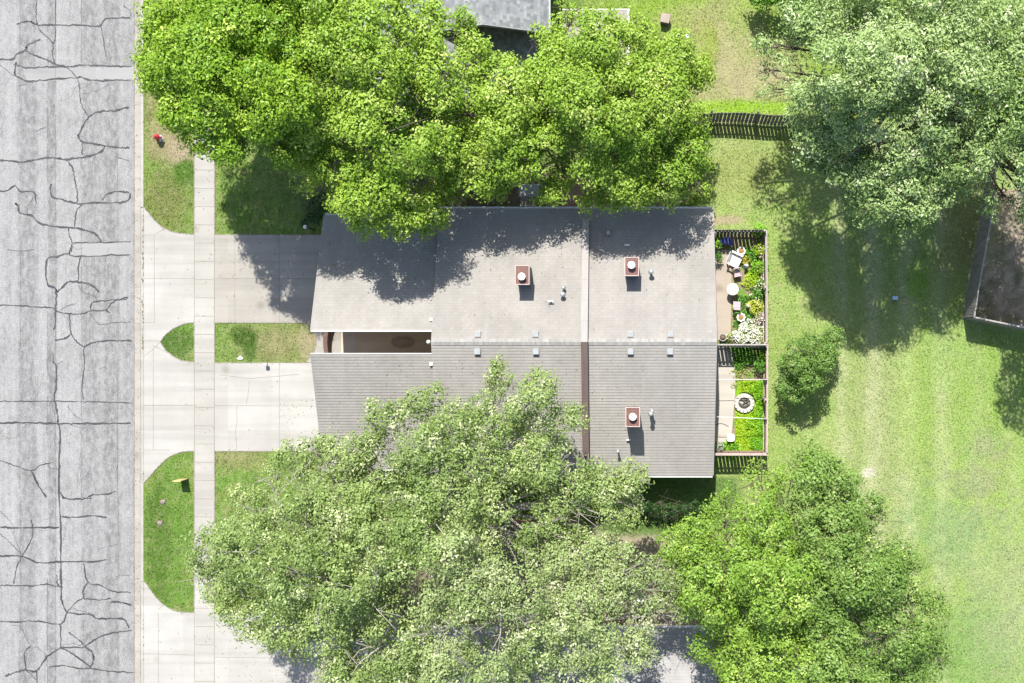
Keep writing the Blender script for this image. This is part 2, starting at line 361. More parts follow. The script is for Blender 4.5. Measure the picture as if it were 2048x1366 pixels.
    put(bl(1480, 215, 110, 14, .5, .5), (.22, .40, .02), .9); put(bl(1330, 40, 80, 60, .6), (.21, .35, .03), .4); put(bl(1415, 90, 18, 40), (.25, .34, .04), .7)
    put(bl(1480, 340, 60, 60, .6), (.27, .31, .10), .7); put(bl(1450, 440, 40, 9, .4, .3), BARE, .9)
    # beyond plank fence
    f = inpoly(px, py, [(1930, 640), (1985, 380), (2400, 380), (2400, 700)])
    put(f*1., (.31, .25, .19), 1); put(f*smooth(n2, .45, .62), (.42, .35, .25), .7); put(f*smooth(n1, .5, .7), (.11, .13, .06), .7)
    put(bl(1940, 470, 60, 80), (.30, .30, .13), .6)
    # bare soil under north and south tree rows
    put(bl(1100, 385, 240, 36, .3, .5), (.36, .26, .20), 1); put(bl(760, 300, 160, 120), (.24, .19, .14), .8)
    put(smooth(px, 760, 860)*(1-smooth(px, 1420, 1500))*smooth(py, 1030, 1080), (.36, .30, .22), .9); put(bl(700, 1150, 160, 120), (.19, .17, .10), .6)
    put(smooth(px, 1180, 1220)*(1-smooth(px, 1460, 1500))*smooth(py, 950, 960)*(1-smooth(py, 1060, 1080)), (.11, .20, .045), 1)  # turf band tinted darker to carry on the duplex's shade
    # little walled gardens
    f = inpoly(px, py, [(1425, 465), (1533, 465), (1533, 910), (1425, 910)])
    put(f*1., (.30, .24, .16), 1); put(f*smooth(n2, .42, .6), (.12, .26, .02), .8)
    put(inpoly(px, py, [(1474, 760), (1533, 760), (1533, 905), (1474, 905)])*1., (.20, .42, .012), .9)
    return np.clip(c*(.82+.36*n2[..., None]), .01, .8)
def axis(lo, hi, step, far, extra=()):
    a = list(np.arange(lo, hi+1e-6, step))+list(extra)
    return np.array(sorted([-x for x in far if -x < lo]+a+[x for x in far if x > hi]))
gxs = axis(P(289, 0)[0]+.05, 26, .16, [60, 120, 300, 1200], [P(284, 0)[0], P(286, 0)[0], P(289, 0)[0]])
gxs = np.array(sorted(list(gxs)+[P(284, 0)[0]-5]))
gys = axis(-23, 23, .16, [60, 120, 300, 1200])
GX, GY = np.meshgrid(gxs, gys)
GZ = np.where(GX < P(285, 0)[0], -.17, 0.0)+np.where(GX > P(285, 0)[0], (fbm(GX*1.3, GY*1.3)-.5)*.022, 0)
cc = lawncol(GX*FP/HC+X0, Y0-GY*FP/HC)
def gridmesh(name, GX, GY, GZ, cc, mat, **kw):
    ny, nx = GX.shape; me = bpy.data.meshes.new(name)
    vs = np.stack([GX, GY, GZ], -1).reshape(-1, 3); i = np.arange(ny*nx).reshape(ny, nx)
    fc = np.stack([i[:-1, :-1], i[:-1, 1:], i[1:, 1:], i[1:, :-1]], -1).reshape(-1, 4)
    rawmesh(me, vs, fc); colattr(me, cc.reshape(-1, 3)); o = link_mesh(name, me, mat, None, True); return o
def rawmesh(me, vs, fc):
    me.vertices.add(len(vs)); me.vertices.foreach_set('co', vs.astype(np.float32).ravel())
    k = fc.shape[1]; me.loops.add(fc.size); me.loops.foreach_set('vertex_index', fc.astype(np.int32).ravel())
    me.polygons.add(len(fc)); me.polygons.foreach_set('loop_start', (np.arange(len(fc))*k).astype(np.int32))
    me.update(calc_edges=True)
def colattr(me, c):
    a = me.color_attributes.new('Col', 'FLOAT_COLOR', 'POINT'); a.data.foreach_set('color', np.concatenate([c, np.ones((len(c), 1))], 1).astype(np.float32).ravel())
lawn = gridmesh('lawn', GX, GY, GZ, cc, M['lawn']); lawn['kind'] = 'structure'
def sheet(name, ps, mat, z, thick=.03, **kw):
    mb = MB().prism(gpoly(ps), z-thick, z); o = build(name, mb, mat, **kw); o['kind'] = 'structure'; return o
ZR = -.10
rmb = MB(); rmb.box((P(-900, 0)[0], -400, ZR-.05), (P(267, 0)[0], 400, ZR)); road = build('road', rmb, M['asphalt']); road['kind'] = 'structure'
for nm, a in (('patch', [(44, 135), (266, 133), (266, 159), (52, 161)]), ('patch', [(146, 487), (264, 484), (264, 510), (146, 512)])):
    mb = MB(); mb.poly([P(x, y)[:2]+(ZR+.004,) for x, y in a]); o = build('road_patch', mb, M['patch']); o['kind'] = 'structure'
mb = MB(); mb.box((P(267, 0)[0]+.01, -400, ZR-.05), (P(280, 0)[0], 400, ZR+.012)); gut = build('gutter', mb, M['gutter'], bevel=.01); gut['kind'] = 'structure'
# kerb: upright beside the grass, rolled at the driveways
mb = MB(); xa, xb = P(280, 0)[0]+.004, P(287.6, 0)[0]
for y0, y1 in ((-700, 414), (966, 1162)):
    a, b = P(0, y1)[1], P(0, y0)[1]; mb.hexa([(xa, a, -.2), (xb, a, -.2), (xb, b, -.2), (xa, b, -.2), (xa+.04, a, .035), (xb, a, .035), (xb, b, .035), (xa+.04, b, .035)])
for y0, y1 in ((414, 966), (1162, 1900)):
    a, b = P(0, y1)[1]+.004, P(0, y0)[1]-.004; mb.hexa([(xa, a, -.2), (xb, a, -.2), (xb, b, -.2), (xa, b, -.2), (xa, a, -.075), (xb, a, .02), (xb, b, .02), (xa, b, -.075)])
k_ = build('kerb', mb, M['walk']); k_['kind'] = 'structure'
for nm, ps, mt in (('driveway_apron', apron_n, 'drive'), ('driveway_apron', apron_m, 'drive'), ('driveway_apron', apron_s, 'drive'), ('sidewalk', walk, 'walk')): sheet(nm, ps, M[mt], .022 if nm != 'sidewalk' else .026)
for tn, ps in drives: sheet('driveway', [(x+(.5 if x == 429 else 0), y) for x, y in ps], M['drive_tan' if tn else 'drive'], .022)
sheet('courtyard_path', court_w, M['drive_tan'], .020); sheet('garden_patio', patio_n, M['patio_tan'], .03); sheet('garden_patio', patio_s, M['patio_pale'], .03)
sheet('courtyard_floor', [(690.5, 640), (900, 640), (900, 730), (690.5, 730)], M['court'], .024)
sheet('courtyard_step', [(683, 640), (712, 640), (712, 730), (683, 730)], M['court_grey'], .040)
# joints: thin dirt lines
def ribbon(mb, pts, w, z, taper=False):
    """flat ribbon along metres polyline"""
    n = len(pts); L = []; Rr = []
    for i, p in enumerate(pts):
        a = pts[max(i-1, 0)]; b = pts[min(i+1, n-1)]; dx, dy = b[0]-a[0], b[1]-a[1]; l = math.hypot(dx, dy) or 1
        ww = (w[i] if isinstance(w, list) else w)/2; L.append((p[0]-dy/l*ww, p[1]+dx/l*ww, z)); Rr.append((p[0]+dy/l*ww, p[1]-dx/l*ww, z))
    for i in range(n-1): mb.poly([L[i], Rr[i], Rr[i+1], L[i+1]])
jm = MB()
def J(pts, w=.016, z=.0306): 
    ribbon(jm, [P(x, y)[:2] for x, y in pts], w, z)
y = -10
for y in np.arange(340-36.5*12, 1400, 36.5): J([(389.5, y), (428.5, y+.4)], .022)
for x in (389.2, 429): J([(x, -20), (x, 1380)], .022)
ZD = .0265
for a in ([(288, 557), (388, 557)], [(430, 557), (632, 557)], [(309, 470), (309, 645)], [(470, 470), (470, 645)], [(559, 470), (559, 645)],
          [(288, 645), (309, 645)], [(288, 681), (321, 682)], [(309, 470), (330, 457)], [(288, 470), (309, 470)],
          [(288, 811), (388, 811)], [(430, 811), (634, 812)], [(307, 696), (307, 900)], [(559, 726), (559, 902)], [(473, 812), (475, 840), (471, 860), (474, 902)],
          [(500, 760), (496, 790), (493, 811)], [(288, 900), (340, 900)], [(317, 1226), (317, 1370)], [(317, 1218), (330, 1208)], [(288, 1307), (388, 1310)], [(430, 1314), (640, 1317)],
          [(288, 965), (300, 952)], [(305, 690), (336, 706)], [(288, 712), (305, 700), (321, 684)], [(440, 750), (500, 757), (560, 752), (600, 748)]): J(a, .018, ZD)
for cv in (crv1, isl_t, isl_b, crv3, crv4, midlawn_r): J([(x+random.gauss(0, .25), y+random.gauss(0, .25)) for x, y in cv], .045, .0242)
for a in ([(430, 469.5), (640, 469.5)], [(430, 645.5), (612, 645.5)], [(430, 725.5), (612, 725.5)], [(430, 902.5), (640, 902.5)], [(430, 1226.5), (640, 1226.5)], [(388.6, 300), (388.6, 468)], [(388.6, 903), (388.6, 1225)], [(429.6, 300), (429.6, 468)], [(429.6, 903), (429.6, 1225)], [(429.6, 646), (429.6, 725)], [(388.6, 646), (388.6, 723)]): J(a, .04, .0247 if abs(a[0][0]-a[1][0]) > 2 else .0285)
build('joint_line', jm, M['joint'])['kind'] = 'structure'
gm = MB()
for y0, y1, x in ((-20, 414, 280), (414, 966, 280.5), (966, 1370, 280)):
    pts = []
    for y in np.arange(y0, y1, 4): pts.append((x+random.uniform(-.3, .3), y))
    ribbon(gm, [P(a, b)[:2] for a, b in pts], [random.choice((.008, .012, .03)) for _ in pts], -.052 if y0 != 414 and y0 != 966 else -.05)
for y in np.arange(-10, 1370, 73): ribbon(gm, [P(267.6, y)[:2], P(280, y)[:2]], .016, ZR+.0165)
pts = [(266.9+random.uniform(-.5, .5), y) for y in np.arange(-20, 1380, 5)]
ribbon(gm, [P(a, b)[:2] for a, b in pts], [random.choice((.012, .03, .05)) for _ in pts], ZR+.0165)
build('gutter_line', gm, M['joint'])['kind'] = 'structure'
wm = MB()
for i in range(260):
    y = random.choice([random.uniform(415, 700), random.uniform(0, 414), random.uniform(900, 1366)]); p = P(random.gauss(286, .8) if 414 < y < 700 else random.choice([280.5, 287.5, 267]), y)
    r = random.uniform(.01, .045); z = .03 if p[0] > P(283, 0)[0] else ZR+.02
    wm.poly([(p[0]+r*random.uniform(.5, 1)*math.cos(t), p[1]+1.7*r*random.uniform(.5, 1)*math.sin(t), z+.004+random.random()*.003) for t in (0, 1.3, 2.5, 3.8, 5)])
build('gutter_weeds', wm, M['dirtline'])['kind'] = 'stuff'
# ------------------------------------------------------------ sealed road cracks
Z1, Z2, Z3 = (0, 2.668), (480, 2.7314), (880, 2.8115)
CR = {Z1: """195,0 193,90 200,130 215,165 270,215 285,235|297,0 297,190 285,235 282,290 290,335 320,350|90,130 130,115 165,115 200,132 300,133 430,135 525,140 550,115 580,98 700,95|538,140 550,200 565,305|0,316 65,316 90,290 135,268 150,240 215,210|135,268 190,297 250,320 300,345 355,357|150,240 143,225 150,195|88,345 140,362 250,357 355,357 440,348 520,350 600,354 700,356|88,330 80,370 82,400 110,418 150,433 250,427 400,415 430,412 470,425 560,430 700,426|355,357 385,385 415,425 425,480 430,540 450,590 468,615|690,573 660,578 620,590 540,595 490,612 455,650 430,700 418,730 440,757 500,767 560,778 640,788 692,788|440,757 438,830|560,778 545,805 500,828 430,840 350,852 310,845 250,842 180,855 120,866 60,860 0,855|350,852 385,890 400,960 412,1030 412,1085|272,978 275,1045 320,1062 412,1085 530,1082 650,1080 690,1060 690,1030 630,1022 575,1035 545,1068|0,1020 35,1018 80,993 110,1022 180,1025 192,1088|180,1025 175,1060 150,1100 148,1145|80,1085 98,1100 105,1135 170,1152 210,1190 300,1210 392,1217 450,1228 510,1250 542,1290|440,1088 408,1130 395,1217|365,1217 370,1255 385,1295 380,1345|385,1295 460,1295 600,1292 695,1290|610,835 650,845 690,858|195,700 220,688 250,678|0,345 60,395 80,402|95,455 140,450|660,30 690,55 700,90""",
Z2: """395,20 380,70 400,88 530,87 712,80|380,70 320,88 257,108 258,235 300,262 308,290 303,385|440,88 428,150 428,230|308,285 345,255 380,227 470,235 515,258 540,285|428,245 455,285 510,305 527,322|0,355 100,358 200,367 280,370 320,393 385,403 450,402 500,387 580,380 620,335 700,312|330,385 370,360 410,352|495,385 500,350 530,335 640,325 700,320|580,380 600,398|490,400 520,440 550,460 640,450 715,448|303,385 302,460 295,490|380,405 387,500 410,545 458,585|298,548 350,540 387,515|458,585 510,560 600,550 715,550|458,585 460,680 448,800 455,868|290,665 308,690 308,780 298,870 312,940 318,1000|0,880 150,882 300,880 450,884 600,886 715,890|0,1000 150,998 320,1003 500,1002 715,1002|318,1000 330,1060 325,1200 322,1366|370,905 400,950 440,978|40,50 110,62 190,50|340,405 375,440 383,470|290,615 300,680 345,660""",
Z3: """335,0 330,250 340,450 342,680 345,830 345,900 375,970|0,115 60,135 175,172 230,140 298,127|175,172 215,250 262,322|268,140 285,160 325,160|335,290 360,325 420,333 520,328|490,325 520,310 600,305 655,285|660,130 663,350|350,433 430,433 520,425 600,435|0,487 100,493 335,492|180,450 180,550 125,652 95,710 78,812|0,400 75,480 80,540 125,652|0,652 125,655 220,690 345,685 530,684 595,672|470,690 495,800 560,815 640,850 740,857|495,800 470,840 472,890|318,755 325,810 345,830|0,818 100,818 180,820 270,812 345,828|375,970 430,910 475,893 560,898 625,890|620,908 680,912 740,928|375,970 440,978 510,980 545,1003 620,1003 700,1010 725,1055|0,1020 100,1022 215,1020 340,1035 375,972|340,1035 343,1165|343,1165 265,1220 205,1297 150,1295 90,1305 30,1328|343,1165 420,1210 515,1280|385,1078 450,1130 475,1163 345,1165|475,1163 530,1125 600,1092 740,1070|475,1163 515,1190 528,1225 510,1275|60,1040 115,1050 140,1100 175,1160 210,1165 250,1200 255,1225|175,1160 140,1190 145,1285 150,1295 210,1350|205,1297 210,1366|270,1277 360,1268 440,1285 515,1285 600,1298 755,1310|445,1285 445,1330|410,945 450,960 520,975|650,770 690,760 740,762|0,525 60,580 120,640"""}
faint = {'610,835', '195,700', '0,345', '95,455', '660,30', '40,50', '340,405', '290,615', '660,130', '410,945', '650,770', '0,525', '268,140', '330,385', '370,905', '428,245', '60,1040', '150,240', '445,1285', '0,400', '490,400', '180,1025'}
cm = MB(); cf = MB(); li = 0
for (oy, s), txt in CR.items():
    for line in txt.split('|'):
        pts = [tuple(map(float, q.split(','))) for q in line.split()]; fn = line.split()[0] in faint
        pts = arc([(x/s, y/s+oy) for x, y in pts], 10); pts = [(x+random.gauss(0, .6), y+random.gauss(0, .6)) for x, y in pts]
        base = random.uniform(.022, .045) if fn else random.uniform(.042, .085); ph = random.random()*9
        ws = [base*(1+.3*math.sin(i*.5+ph)+random.gauss(0, .16)) for i in range(len(pts))]
        ws[0] *= .4; ws[-1] *= .4; li += 1
        if pts[0][0] < 1: pts[0] = (-30, pts[0][1])
        ribbon(cf if fn else cm, [P(x, y, ZR)[:2] for x, y in pts], [max(.015, q) for q in ws], ZR+.006+(li % 40)*.00012)
for x0, wd in ((95, .03), (111, .022), (40, .018), (163, .02), (236, .018)):
    y = -20
    while y < 1390:
        L = random.uniform(40, 260)
        if random.random() < .7: ribbon(cf, [P(x0+random.gauss(0, .5)+.6*math.sin(y/70.), yy, ZR)[:2] for yy in np.arange(y, y+L, 5)], wd*random.uniform(.5, 1.1), ZR+.0055)
        y += L+random.uniform(5, 60)
for k in range(46):
    x, y = random.uniform(0, 255), random.uniform(0, 1366); a = random.choice((0, 1.57, 1.57, .7))+random.gauss(0, .3); pts = [(x, y)]
    for i in range(random.randint(4, 14)):
        a += random.gauss(0, .35); x += 5*math.cos(a); y += 5*math.sin(a)
        if x > 264: break
        pts.append((x, y))
    if len(pts) > 2: ribbon(cf, [P(q, t, ZR)[:2] for q, t in pts], random.uniform(.01, .022), ZR+.0052)
build('sealed_crack', cm, M['tar'], road); build('hairline_crack', cf, M['tar2'], road)
# ------------------------------------------------------------ the duplex
ZRIDGE, SL, SLG = 4.93, .35, .425
XW, XM, XE = -14.55, -8.99, 4.07
HN = 6.36; GAP = 4*.138261; HG = GAP+40*.138261
def slope_mesh(x0, x1, ya, yb, sgn, sl, courses=True, zr=ZRIDGE, drop=0):
    """roof plane |y| from ya to yb, north sgn=+1, with lapped shingle courses; thickness .16"""
    mb = MB(); n = max(1, round((yb-ya)/.138)); st = (yb-ya)/n; lap = .022 if sgn < 0 else .02
    zf = lambda y: zr-drop-sl*y
    top = []
    for i in range(n):
        a = ya+i*st; b = a+st
        top += [(a, zf(a)+.002), (b, zf(b)+lap)]
        q = [(x0, sgn*a, zf(a)+.002), (x1, sgn*a, zf(a)+.002), (x1, sgn*b, zf(b)+lap), (x0, sgn*b, zf(b)+lap)]
        mb.poly(q if sgn < 0 else q[::-1])
        q = [(x0, sgn*b, zf(b)+lap), (x1, sgn*b, zf(b)+lap), (x1, sgn*b, zf(b)+.002), (x0, sgn*b, zf(b)+.002)]
        mb.poly(q)
    t = .15
    mb.hexa([(x0, sgn*ya, zf(ya)-t), (x1, sgn*ya, zf(ya)-t), (x1, sgn*yb, zf(yb)-t), (x0, sgn*yb, zf(yb)-t),
             (x0, sgn*ya, zf(ya)-.006), (x1, sgn*ya, zf(ya)-.006), (x1, sgn*yb, zf(yb)-.006), (x0, sgn*yb, zf(yb)-.006)])
    return mb
house = thing('duplex_house', 'grey shingled duplex house with long ridge, brown party wall cap and front courtyard slot', 'house', (-4, 0, 0))
for sg in (1, -1):
    r = build('roof', slope_mesh(XM, XE, 0.0, HN, sg, SL), M['shingle'], house)
    g = build('garage_roof', slope_mesh(XW, XM-.003, GAP, HG, sg, SLG), M['shingle'], house)
    # gutter and fascia at the eaves
    mb = MB(); ze = ZRIDGE-SL*HN
    mb.box((XM+.02, sg*(HN+.005) if sg > 0 else sg*(HN+.095), ze-.12), (XE-.02, sg*(HN+.095) if sg > 0 else sg*(HN+.005), ze-.03))
    build('gutter', mb, M['white'], house)
    mb = MB(); zg = ZRIDGE-SLG*HG; ys = sorted((sg*(HG+.005), sg*(HG+.085)))
    mb.box((XW+.02, ys[0], zg-.13), (XM-.05, ys[1], zg-.04)); build('gutter', mb, M['white'], house)
    # white flashing along courtyard
    zc = ZRIDGE-SLG*GAP; ys = sorted((sg*(GAP-.075 if sg > 0 else GAP-.045), sg*(GAP-.004)))
    mb = MB(); mb.box((XW, ys[0], zc-.2), (XM-.003, ys[1], zc+.03)); build('fascia', mb, M['white'], house)
    # rakes
    for (x0, ya, yb, sl) in ((XW-.035, GAP, HG, SLG), (XE+.003, 0, HN, SL)):
        mb = MB()
        za, zb = ZRIDGE-sl*ya, ZRIDGE-sl*yb
        mb.hexa([(x0, sg*ya, za-.2), (x0+.032, sg*ya, za-.2), (x0+.032, sg*yb, zb-.2), (x0, sg*yb, zb-.2), (x0, sg*ya, za+.01), (x0+.032, sg*ya, za+.01), (x0+.032, sg*yb, zb+.01), (x0, sg*yb, zb+.01)])
        build('rake_board', mb, M['fascia'], house)
    # walls
    wy = HN-.45; gy = HG-.4; mb = MB()
    ye = sorted((0, sg*wy)); X1, X2 = XM+.25, XE-.35
    def gable(x0, x1, ya, yb, sl, mb=mb, sg=sg):
        za, zb = ZRIDGE-sl*ya-.16, ZRIDGE-sl*yb-.16
        mb.hexa([(x0, sg*ya, 0), (x1, sg*ya, 0), (x1, sg*yb, 0), (x0, sg*yb, 0), (x0, sg*ya, za), (x1, sg*ya, za), (x1, sg*yb, zb), (x0, sg*yb, zb)])
    gable(X1, X2, .01, wy, SL); gable(XW+.5, XM+.24, .95, gy, SLG)
    build('wall', mb, M['brick'], house)
    # garage door facing the street, and patio door facing the gardens
    mb = MB(); a, b = sorted((sg*1.5, sg*(gy-.5))); xg = XW+.5
    for k in range(4): mb.box((xg-.04, a, .06+k*.53), (xg-.003, b, .06+k*.53+.50))
    build('garage_door', mb, M['white'], house)
    mb = MB(); a, b = sorted((sg*2.2, sg*4.2)); mb.box((X2+.003, a, .12), (X2+.05, b, 2.15)); fr = build('patio_door', mb, M['white'], house)
    mb = MB()
    for q in (a+.08, (a+b)/2+.04): mb.box((X2+.052, q, .2), (X2+.06, q+.88, 2.07))
    build('glass_pane', mb, M['glass'], fr)
    for xx in (-6.5, -1.5, 1.8):
        ys = sorted((sg*(wy+.003), sg*(wy+.05))); mb = MB().box((xx-.6, ys[0], 1.0), (xx+.6, ys[1], 2.0)); fr = build('window', mb, M['white'], house)
        ys = sorted((sg*(wy+.052), sg*(wy+.06))); build('glass_pane', MB().box((xx-.52, ys[0], 1.08), (xx+.52, ys[1], 1.92)), M['glass'], fr)
# courtyard end wall door
mb = MB().box((XM+.12, -.35, .03), (XM+.19, .35, 2.1)); build('entry_door', mb, M['brickred'], house)
mb = MB()
n = 60
for i in range(n):
    x0 = XM+.02+(XE-XM-.04)*i/n; x1 = XM+.02+(XE-XM-.04)*(i+1)/n-.01; zz = .030+.012*random.random()
    for sg in (1, -1):
        mb.hexa([(x0, 0, ZRIDGE+zz-.01), (x1, 0, ZRIDGE+zz-.01), (x1, sg*.15, ZRIDGE-.04), (x0, sg*.15, ZRIDGE-.04), (x0, 0, ZRIDGE+zz), (x1, 0, ZRIDGE+zz), (x1, sg*.15, ZRIDGE-.0525+zz), (x0, sg*.15, ZRIDGE-.0525+zz)])
build('ridge_cap', mb, M['ridge'], house)
# party wall running over the roof
def roofz(y): return ZRIDGE-SL*abs(y)
mb = MB(); pw0, pw1 = (1162-X0)*52.9/FP, (1175.5-X0)*52.9/FP
for sg, yy in ((1, 5.75), (-1, 5.95)):
    za = ZRIDGE; zb = roofz(yy); h = .34
    mb.hexa([(pw0+.02, 0, za-.1), (pw1-.02, 0, za-.1), (pw1-.02, sg*yy, zb-.1), (pw0+.02, sg*yy, zb-.1), (pw0+.02, 0, za+h), (pw1-.02, 0, za+h), (pw1-.02, sg*yy, zb+h), (pw0+.02, sg*yy, zb+h)])
pw = build('party_wall', mb, M['siding'], house)
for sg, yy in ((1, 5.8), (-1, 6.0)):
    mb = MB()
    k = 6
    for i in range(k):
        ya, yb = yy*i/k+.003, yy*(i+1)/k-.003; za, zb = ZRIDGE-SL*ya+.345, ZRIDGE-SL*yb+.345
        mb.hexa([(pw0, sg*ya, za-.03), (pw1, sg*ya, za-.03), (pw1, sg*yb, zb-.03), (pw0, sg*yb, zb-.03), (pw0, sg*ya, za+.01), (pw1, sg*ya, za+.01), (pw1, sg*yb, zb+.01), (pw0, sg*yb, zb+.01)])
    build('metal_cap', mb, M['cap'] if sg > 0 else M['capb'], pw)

def RF(px, py, up=0):
    a = (Y0-py)/FP; y = abs(a)*(HC-ZRIDGE)/(1-SL*abs(a)); z = ZRIDGE-SL*y
    return ((px-X0)*(HC-z)/FP, math.copysign(y, a), z)
def top_at(px, py, z): return P(px, py, z)
for i, (px, py) in enumerate([(956, 668), (1071, 668), (1261, 668), (1341, 668), (955, 703), (1072, 703), (1261, 703), (1340, 703)]):
    x, y, z = RF(px, py); s = -1 if y < 0 else 1; mb = MB(); d = .135
    def rz(yy): return ZRIDGE-SL*abs(yy)
    ya, yb = y-d, y+d
    mb.hexa([(x-d, ya, rz(ya)-.02), (x+d, ya, rz(ya)-.02), (x+d, yb, rz(yb)-.02), (x-d, yb, rz(yb)-.02), (x-d, ya, z+.14), (x+d, ya, z+.14), (x+d, yb, z+.14), (x-d, yb, z+.14)])
    v = build('roof_vent', mb, M['galvd'], house, bevel=.008)
    mb = MB(); e = .19; ya, yb = y-e, y+e
    mb.hexa([(x-e, ya, rz(ya)+.018), (x+e, ya, rz(ya)+.018), (x+e, yb, rz(yb)+.018), (x-e, yb, rz(yb)+.018), (x-e, ya, rz(ya)+.024), (x+e, ya, rz(ya)+.024), (x+e, yb, rz(yb)+.024), (x-e, yb, rz(yb)+.024)])
    build('flashing', mb, M['shingle'], v)
# chimneys
for i, (cx, cy, wpx, hpx, H, fx, fy) in enumerate([(1044.5, 550, 29, 39, 1.5, 1043, 553), (1263.5, 533, 29, 38, 1.45, 1263, 530), (1265.5, 834, 29, 39.5, 1.75, 1265.5, 834)]):
    zt = RF(cx, cy)[2]+H; x, y, z = top_at(cx, cy, zt); a = wpx/2*(HC-zt)/FP; b = hpx/2*(HC-zt)/FP
    mb = MB(); mb.box((x-a+.03, y-b+.03, RF(cx, cy)[2]-.6), (x+a-.03, y+b-.03, zt-.03)); ch = build('chimney', mb, M['siding'], house)
    build('chimney_top', MB().box((x-a+.025, y-b+.025, zt-.025), (x+a-.025, y+b-.025, zt+.01)), M['rust'], ch)
    mb = MB(); e = .035
    for q in (((x-a, y-b), (x+a, y-b+e)), ((x-a, y+b-e), (x+a, y+b)), ((x-a, y-b+e), (x-a+e, y+b-e)), ((x+a-e, y-b+e), (x+a, y+b-e))):
        mb.box(q[0]+(zt-.06,), q[1]+(zt+.03,))
    build('rim', mb, M['rim'], ch)
    X, Y, Z = P(fx, fy, zt+.3); mb = MB().tube([(X, Y, zt), (X, Y, zt+.22)], .125, 20); build('flue', mb, M['galvd'], ch, True)
    mb = MB().lathe((X, Y, zt+.24), [(.17, 0), (.175, .03), (.165, .05), (.08, .085), (.02, .095)], 24); build('flue_cap', mb, M['whitep'], ch, False)
# small vent pipes
def pipe(px, py, h, r, capr, kind, mat='galv'):
    x, y, z = RF(px, py); zt = z+h; x, y, _ = P(px, py, zt); zb = ZRIDGE-SL*abs(y)
    p = build('vent_pipe', MB().tube([(x, y, zb-.05), (x, y, zt)], r, 14), M[mat], house, True)
    if kind == 'cap': build('pipe_cap', MB().lathe((x, y, zt+.01), [(capr*.8, -.03), (capr, 0), (capr, .05), (capr*.6, .10), (.01, .13)], 18), M['galv'], p, True)
    if kind == 'tee': build('pipe_cap', MB().tube([(x-capr, y, zt), (x+capr, y, zt)], r*1.1, 10), M['whitep'], p, True)
    build('flashing', MB().lathe((x, y, zb+.01), [(r*2.2, -.03), (r*1.5, .05), (r*1.1, .09)], 14), M['galvd'], p, True)
pipe(1127, 575, .3, .05, .10, 'cap'); pipe(1125, 588.5, .38, .07, .125, 'cap'); pipe(1101, 602, .28, .035, .13, 'tee', 'whitep')
pipe(1302, 543, .55, .06, .125, 'cap'); pipe(1216, 466, .3, .06, .10, 'cap'); pipe(1254, 490, .2, .045, .12, 'tee', 'whitep')
pipe(1301.5, 828, .85, .06, .11, 'cap'); pipe(1304, 822, .7, .05, .09, 'cap'); pipe(1236, 903, .55, .045, .08, 'cap'); pipe(1257, 880, .16, .035, .1, 'tee', 'whitep')
for px, py in ((862.5, 639), (862.5, 728)):
    x, y, z = RF(px, py); build('roof_tab', MB().box((x-.07, y-.07, z-.03), (x+.07, y+.07, z+.07)), M['white'], house)
x, y, z = P(857, 684, 4.6); build('ridge_end', MB().lathe((x, y, z), [(.02, -.1), (.09, -.05), (.10, .02), (.05, .09), (.01, .11)], 16), M['white'], house, True)
# curved brick wall at the courtyard mouth
mb = MB(); mt = MB(); n = 12
for i in range(n):
    ps = []
    for t in (i/n, (i+1)/n):
        yy = 1.3-2.6*t; xx = P(657, 0)[0]+.0+.32*(yy/1.3)**2; ps.append((xx, yy))
    mb.obox(ps[0], ps[1], .17, 0, .62); mt.obox((ps[0][0], ps[0][1]-.006), (ps[1][0], ps[1][1]+.006), .21, .622, .66)
cw = thing('brick_wall', 'low curved brown brick wall across the courtyard mouth between the garages', 'wall', P(657, 684))
build('wall', mb, M['brickred'], cw); build('coping', mt, M['bricktop'], cw)
mb = MB(); x, y, _ = P(806, 684)
for k in range(26):
    a = 2*math.pi*k/26; mb.box((x+.52*math.cos(a)-.06, y+.24*math.sin(a)-.04, .02), (x+.52*math.cos(a)+.06, y+.24*math.sin(a)+.04, .06+.02*random.random()), a)
pl = tag(build('edging_ring', mb, M['ring']), 'oval ring of brown edging around a bare plant bed in the courtyard', 'garden edging')
mb = MB().lathe((x, y, .02), [(.5, 0), (.45, .03), (.2, .05), (.02, .055)], 22, lambda a, z: 1 if abs(math.cos(a)) > .99 else 1/math.sqrt(math.cos(a)**2+4.5*math.sin(a)**2))
build('soil', mb, M['ring'], pl, True)
# ------------------------------------------------------------ neighbours
nh = thing('neighbour_house', 'blue grey shingled house at the top, mostly hidden by the row of trees', 'house', (-6, 16, 0))
zr, ze = 5.4, 3.9
xr = P(966, 0, zr)[0]; xe = P(1097, 0, ze)[0]; xw = xr-(xe-xr); yb = P(0, 57, 4.6)[1]
for x1 in (xe, xw):
    mb = MB(); mb.hexa([(xr, yb, zr-.12), (x1, yb, ze-.12), (x1, 30, ze-.12), (xr, 30, zr-.12), (xr, yb, zr), (x1, yb, ze), (x1, 30, ze), (xr, 30, zr)]); build('roof', mb, M['shingle_n'], nh)
mb = MB()
for x1 in (xe, xw): mb.hexa([(xr, yb-.04, zr-.22), (x1, yb-.04, ze-.22), (x1, yb-.003, ze-.22), (xr, yb-.003, zr-.22), (xr, yb-.04, zr+.012), (x1, yb-.04, ze+.012), (x1, yb-.003, ze+.012), (xr, yb-.003, zr+.012)])
mb.box((xe+.003, yb, ze-.13), (xe+.09, 30, ze-.02)); build('fascia', mb, M['galvd'], nh)
mb = MB().box((xw+.5, yb+.4, 0), (xe-.5, 30, ze-.1)); build('wall', mb, M['brick'], nh)
zr2, ze2 = 4.0, 2.6; y2 = P(0, 205, 3.2)[1]; xr2 = P(880, 0, zr2)[0]; xe2 = P(1075, 0, ze2)[0]; xw2 = P(690, 0, ze2)[0]
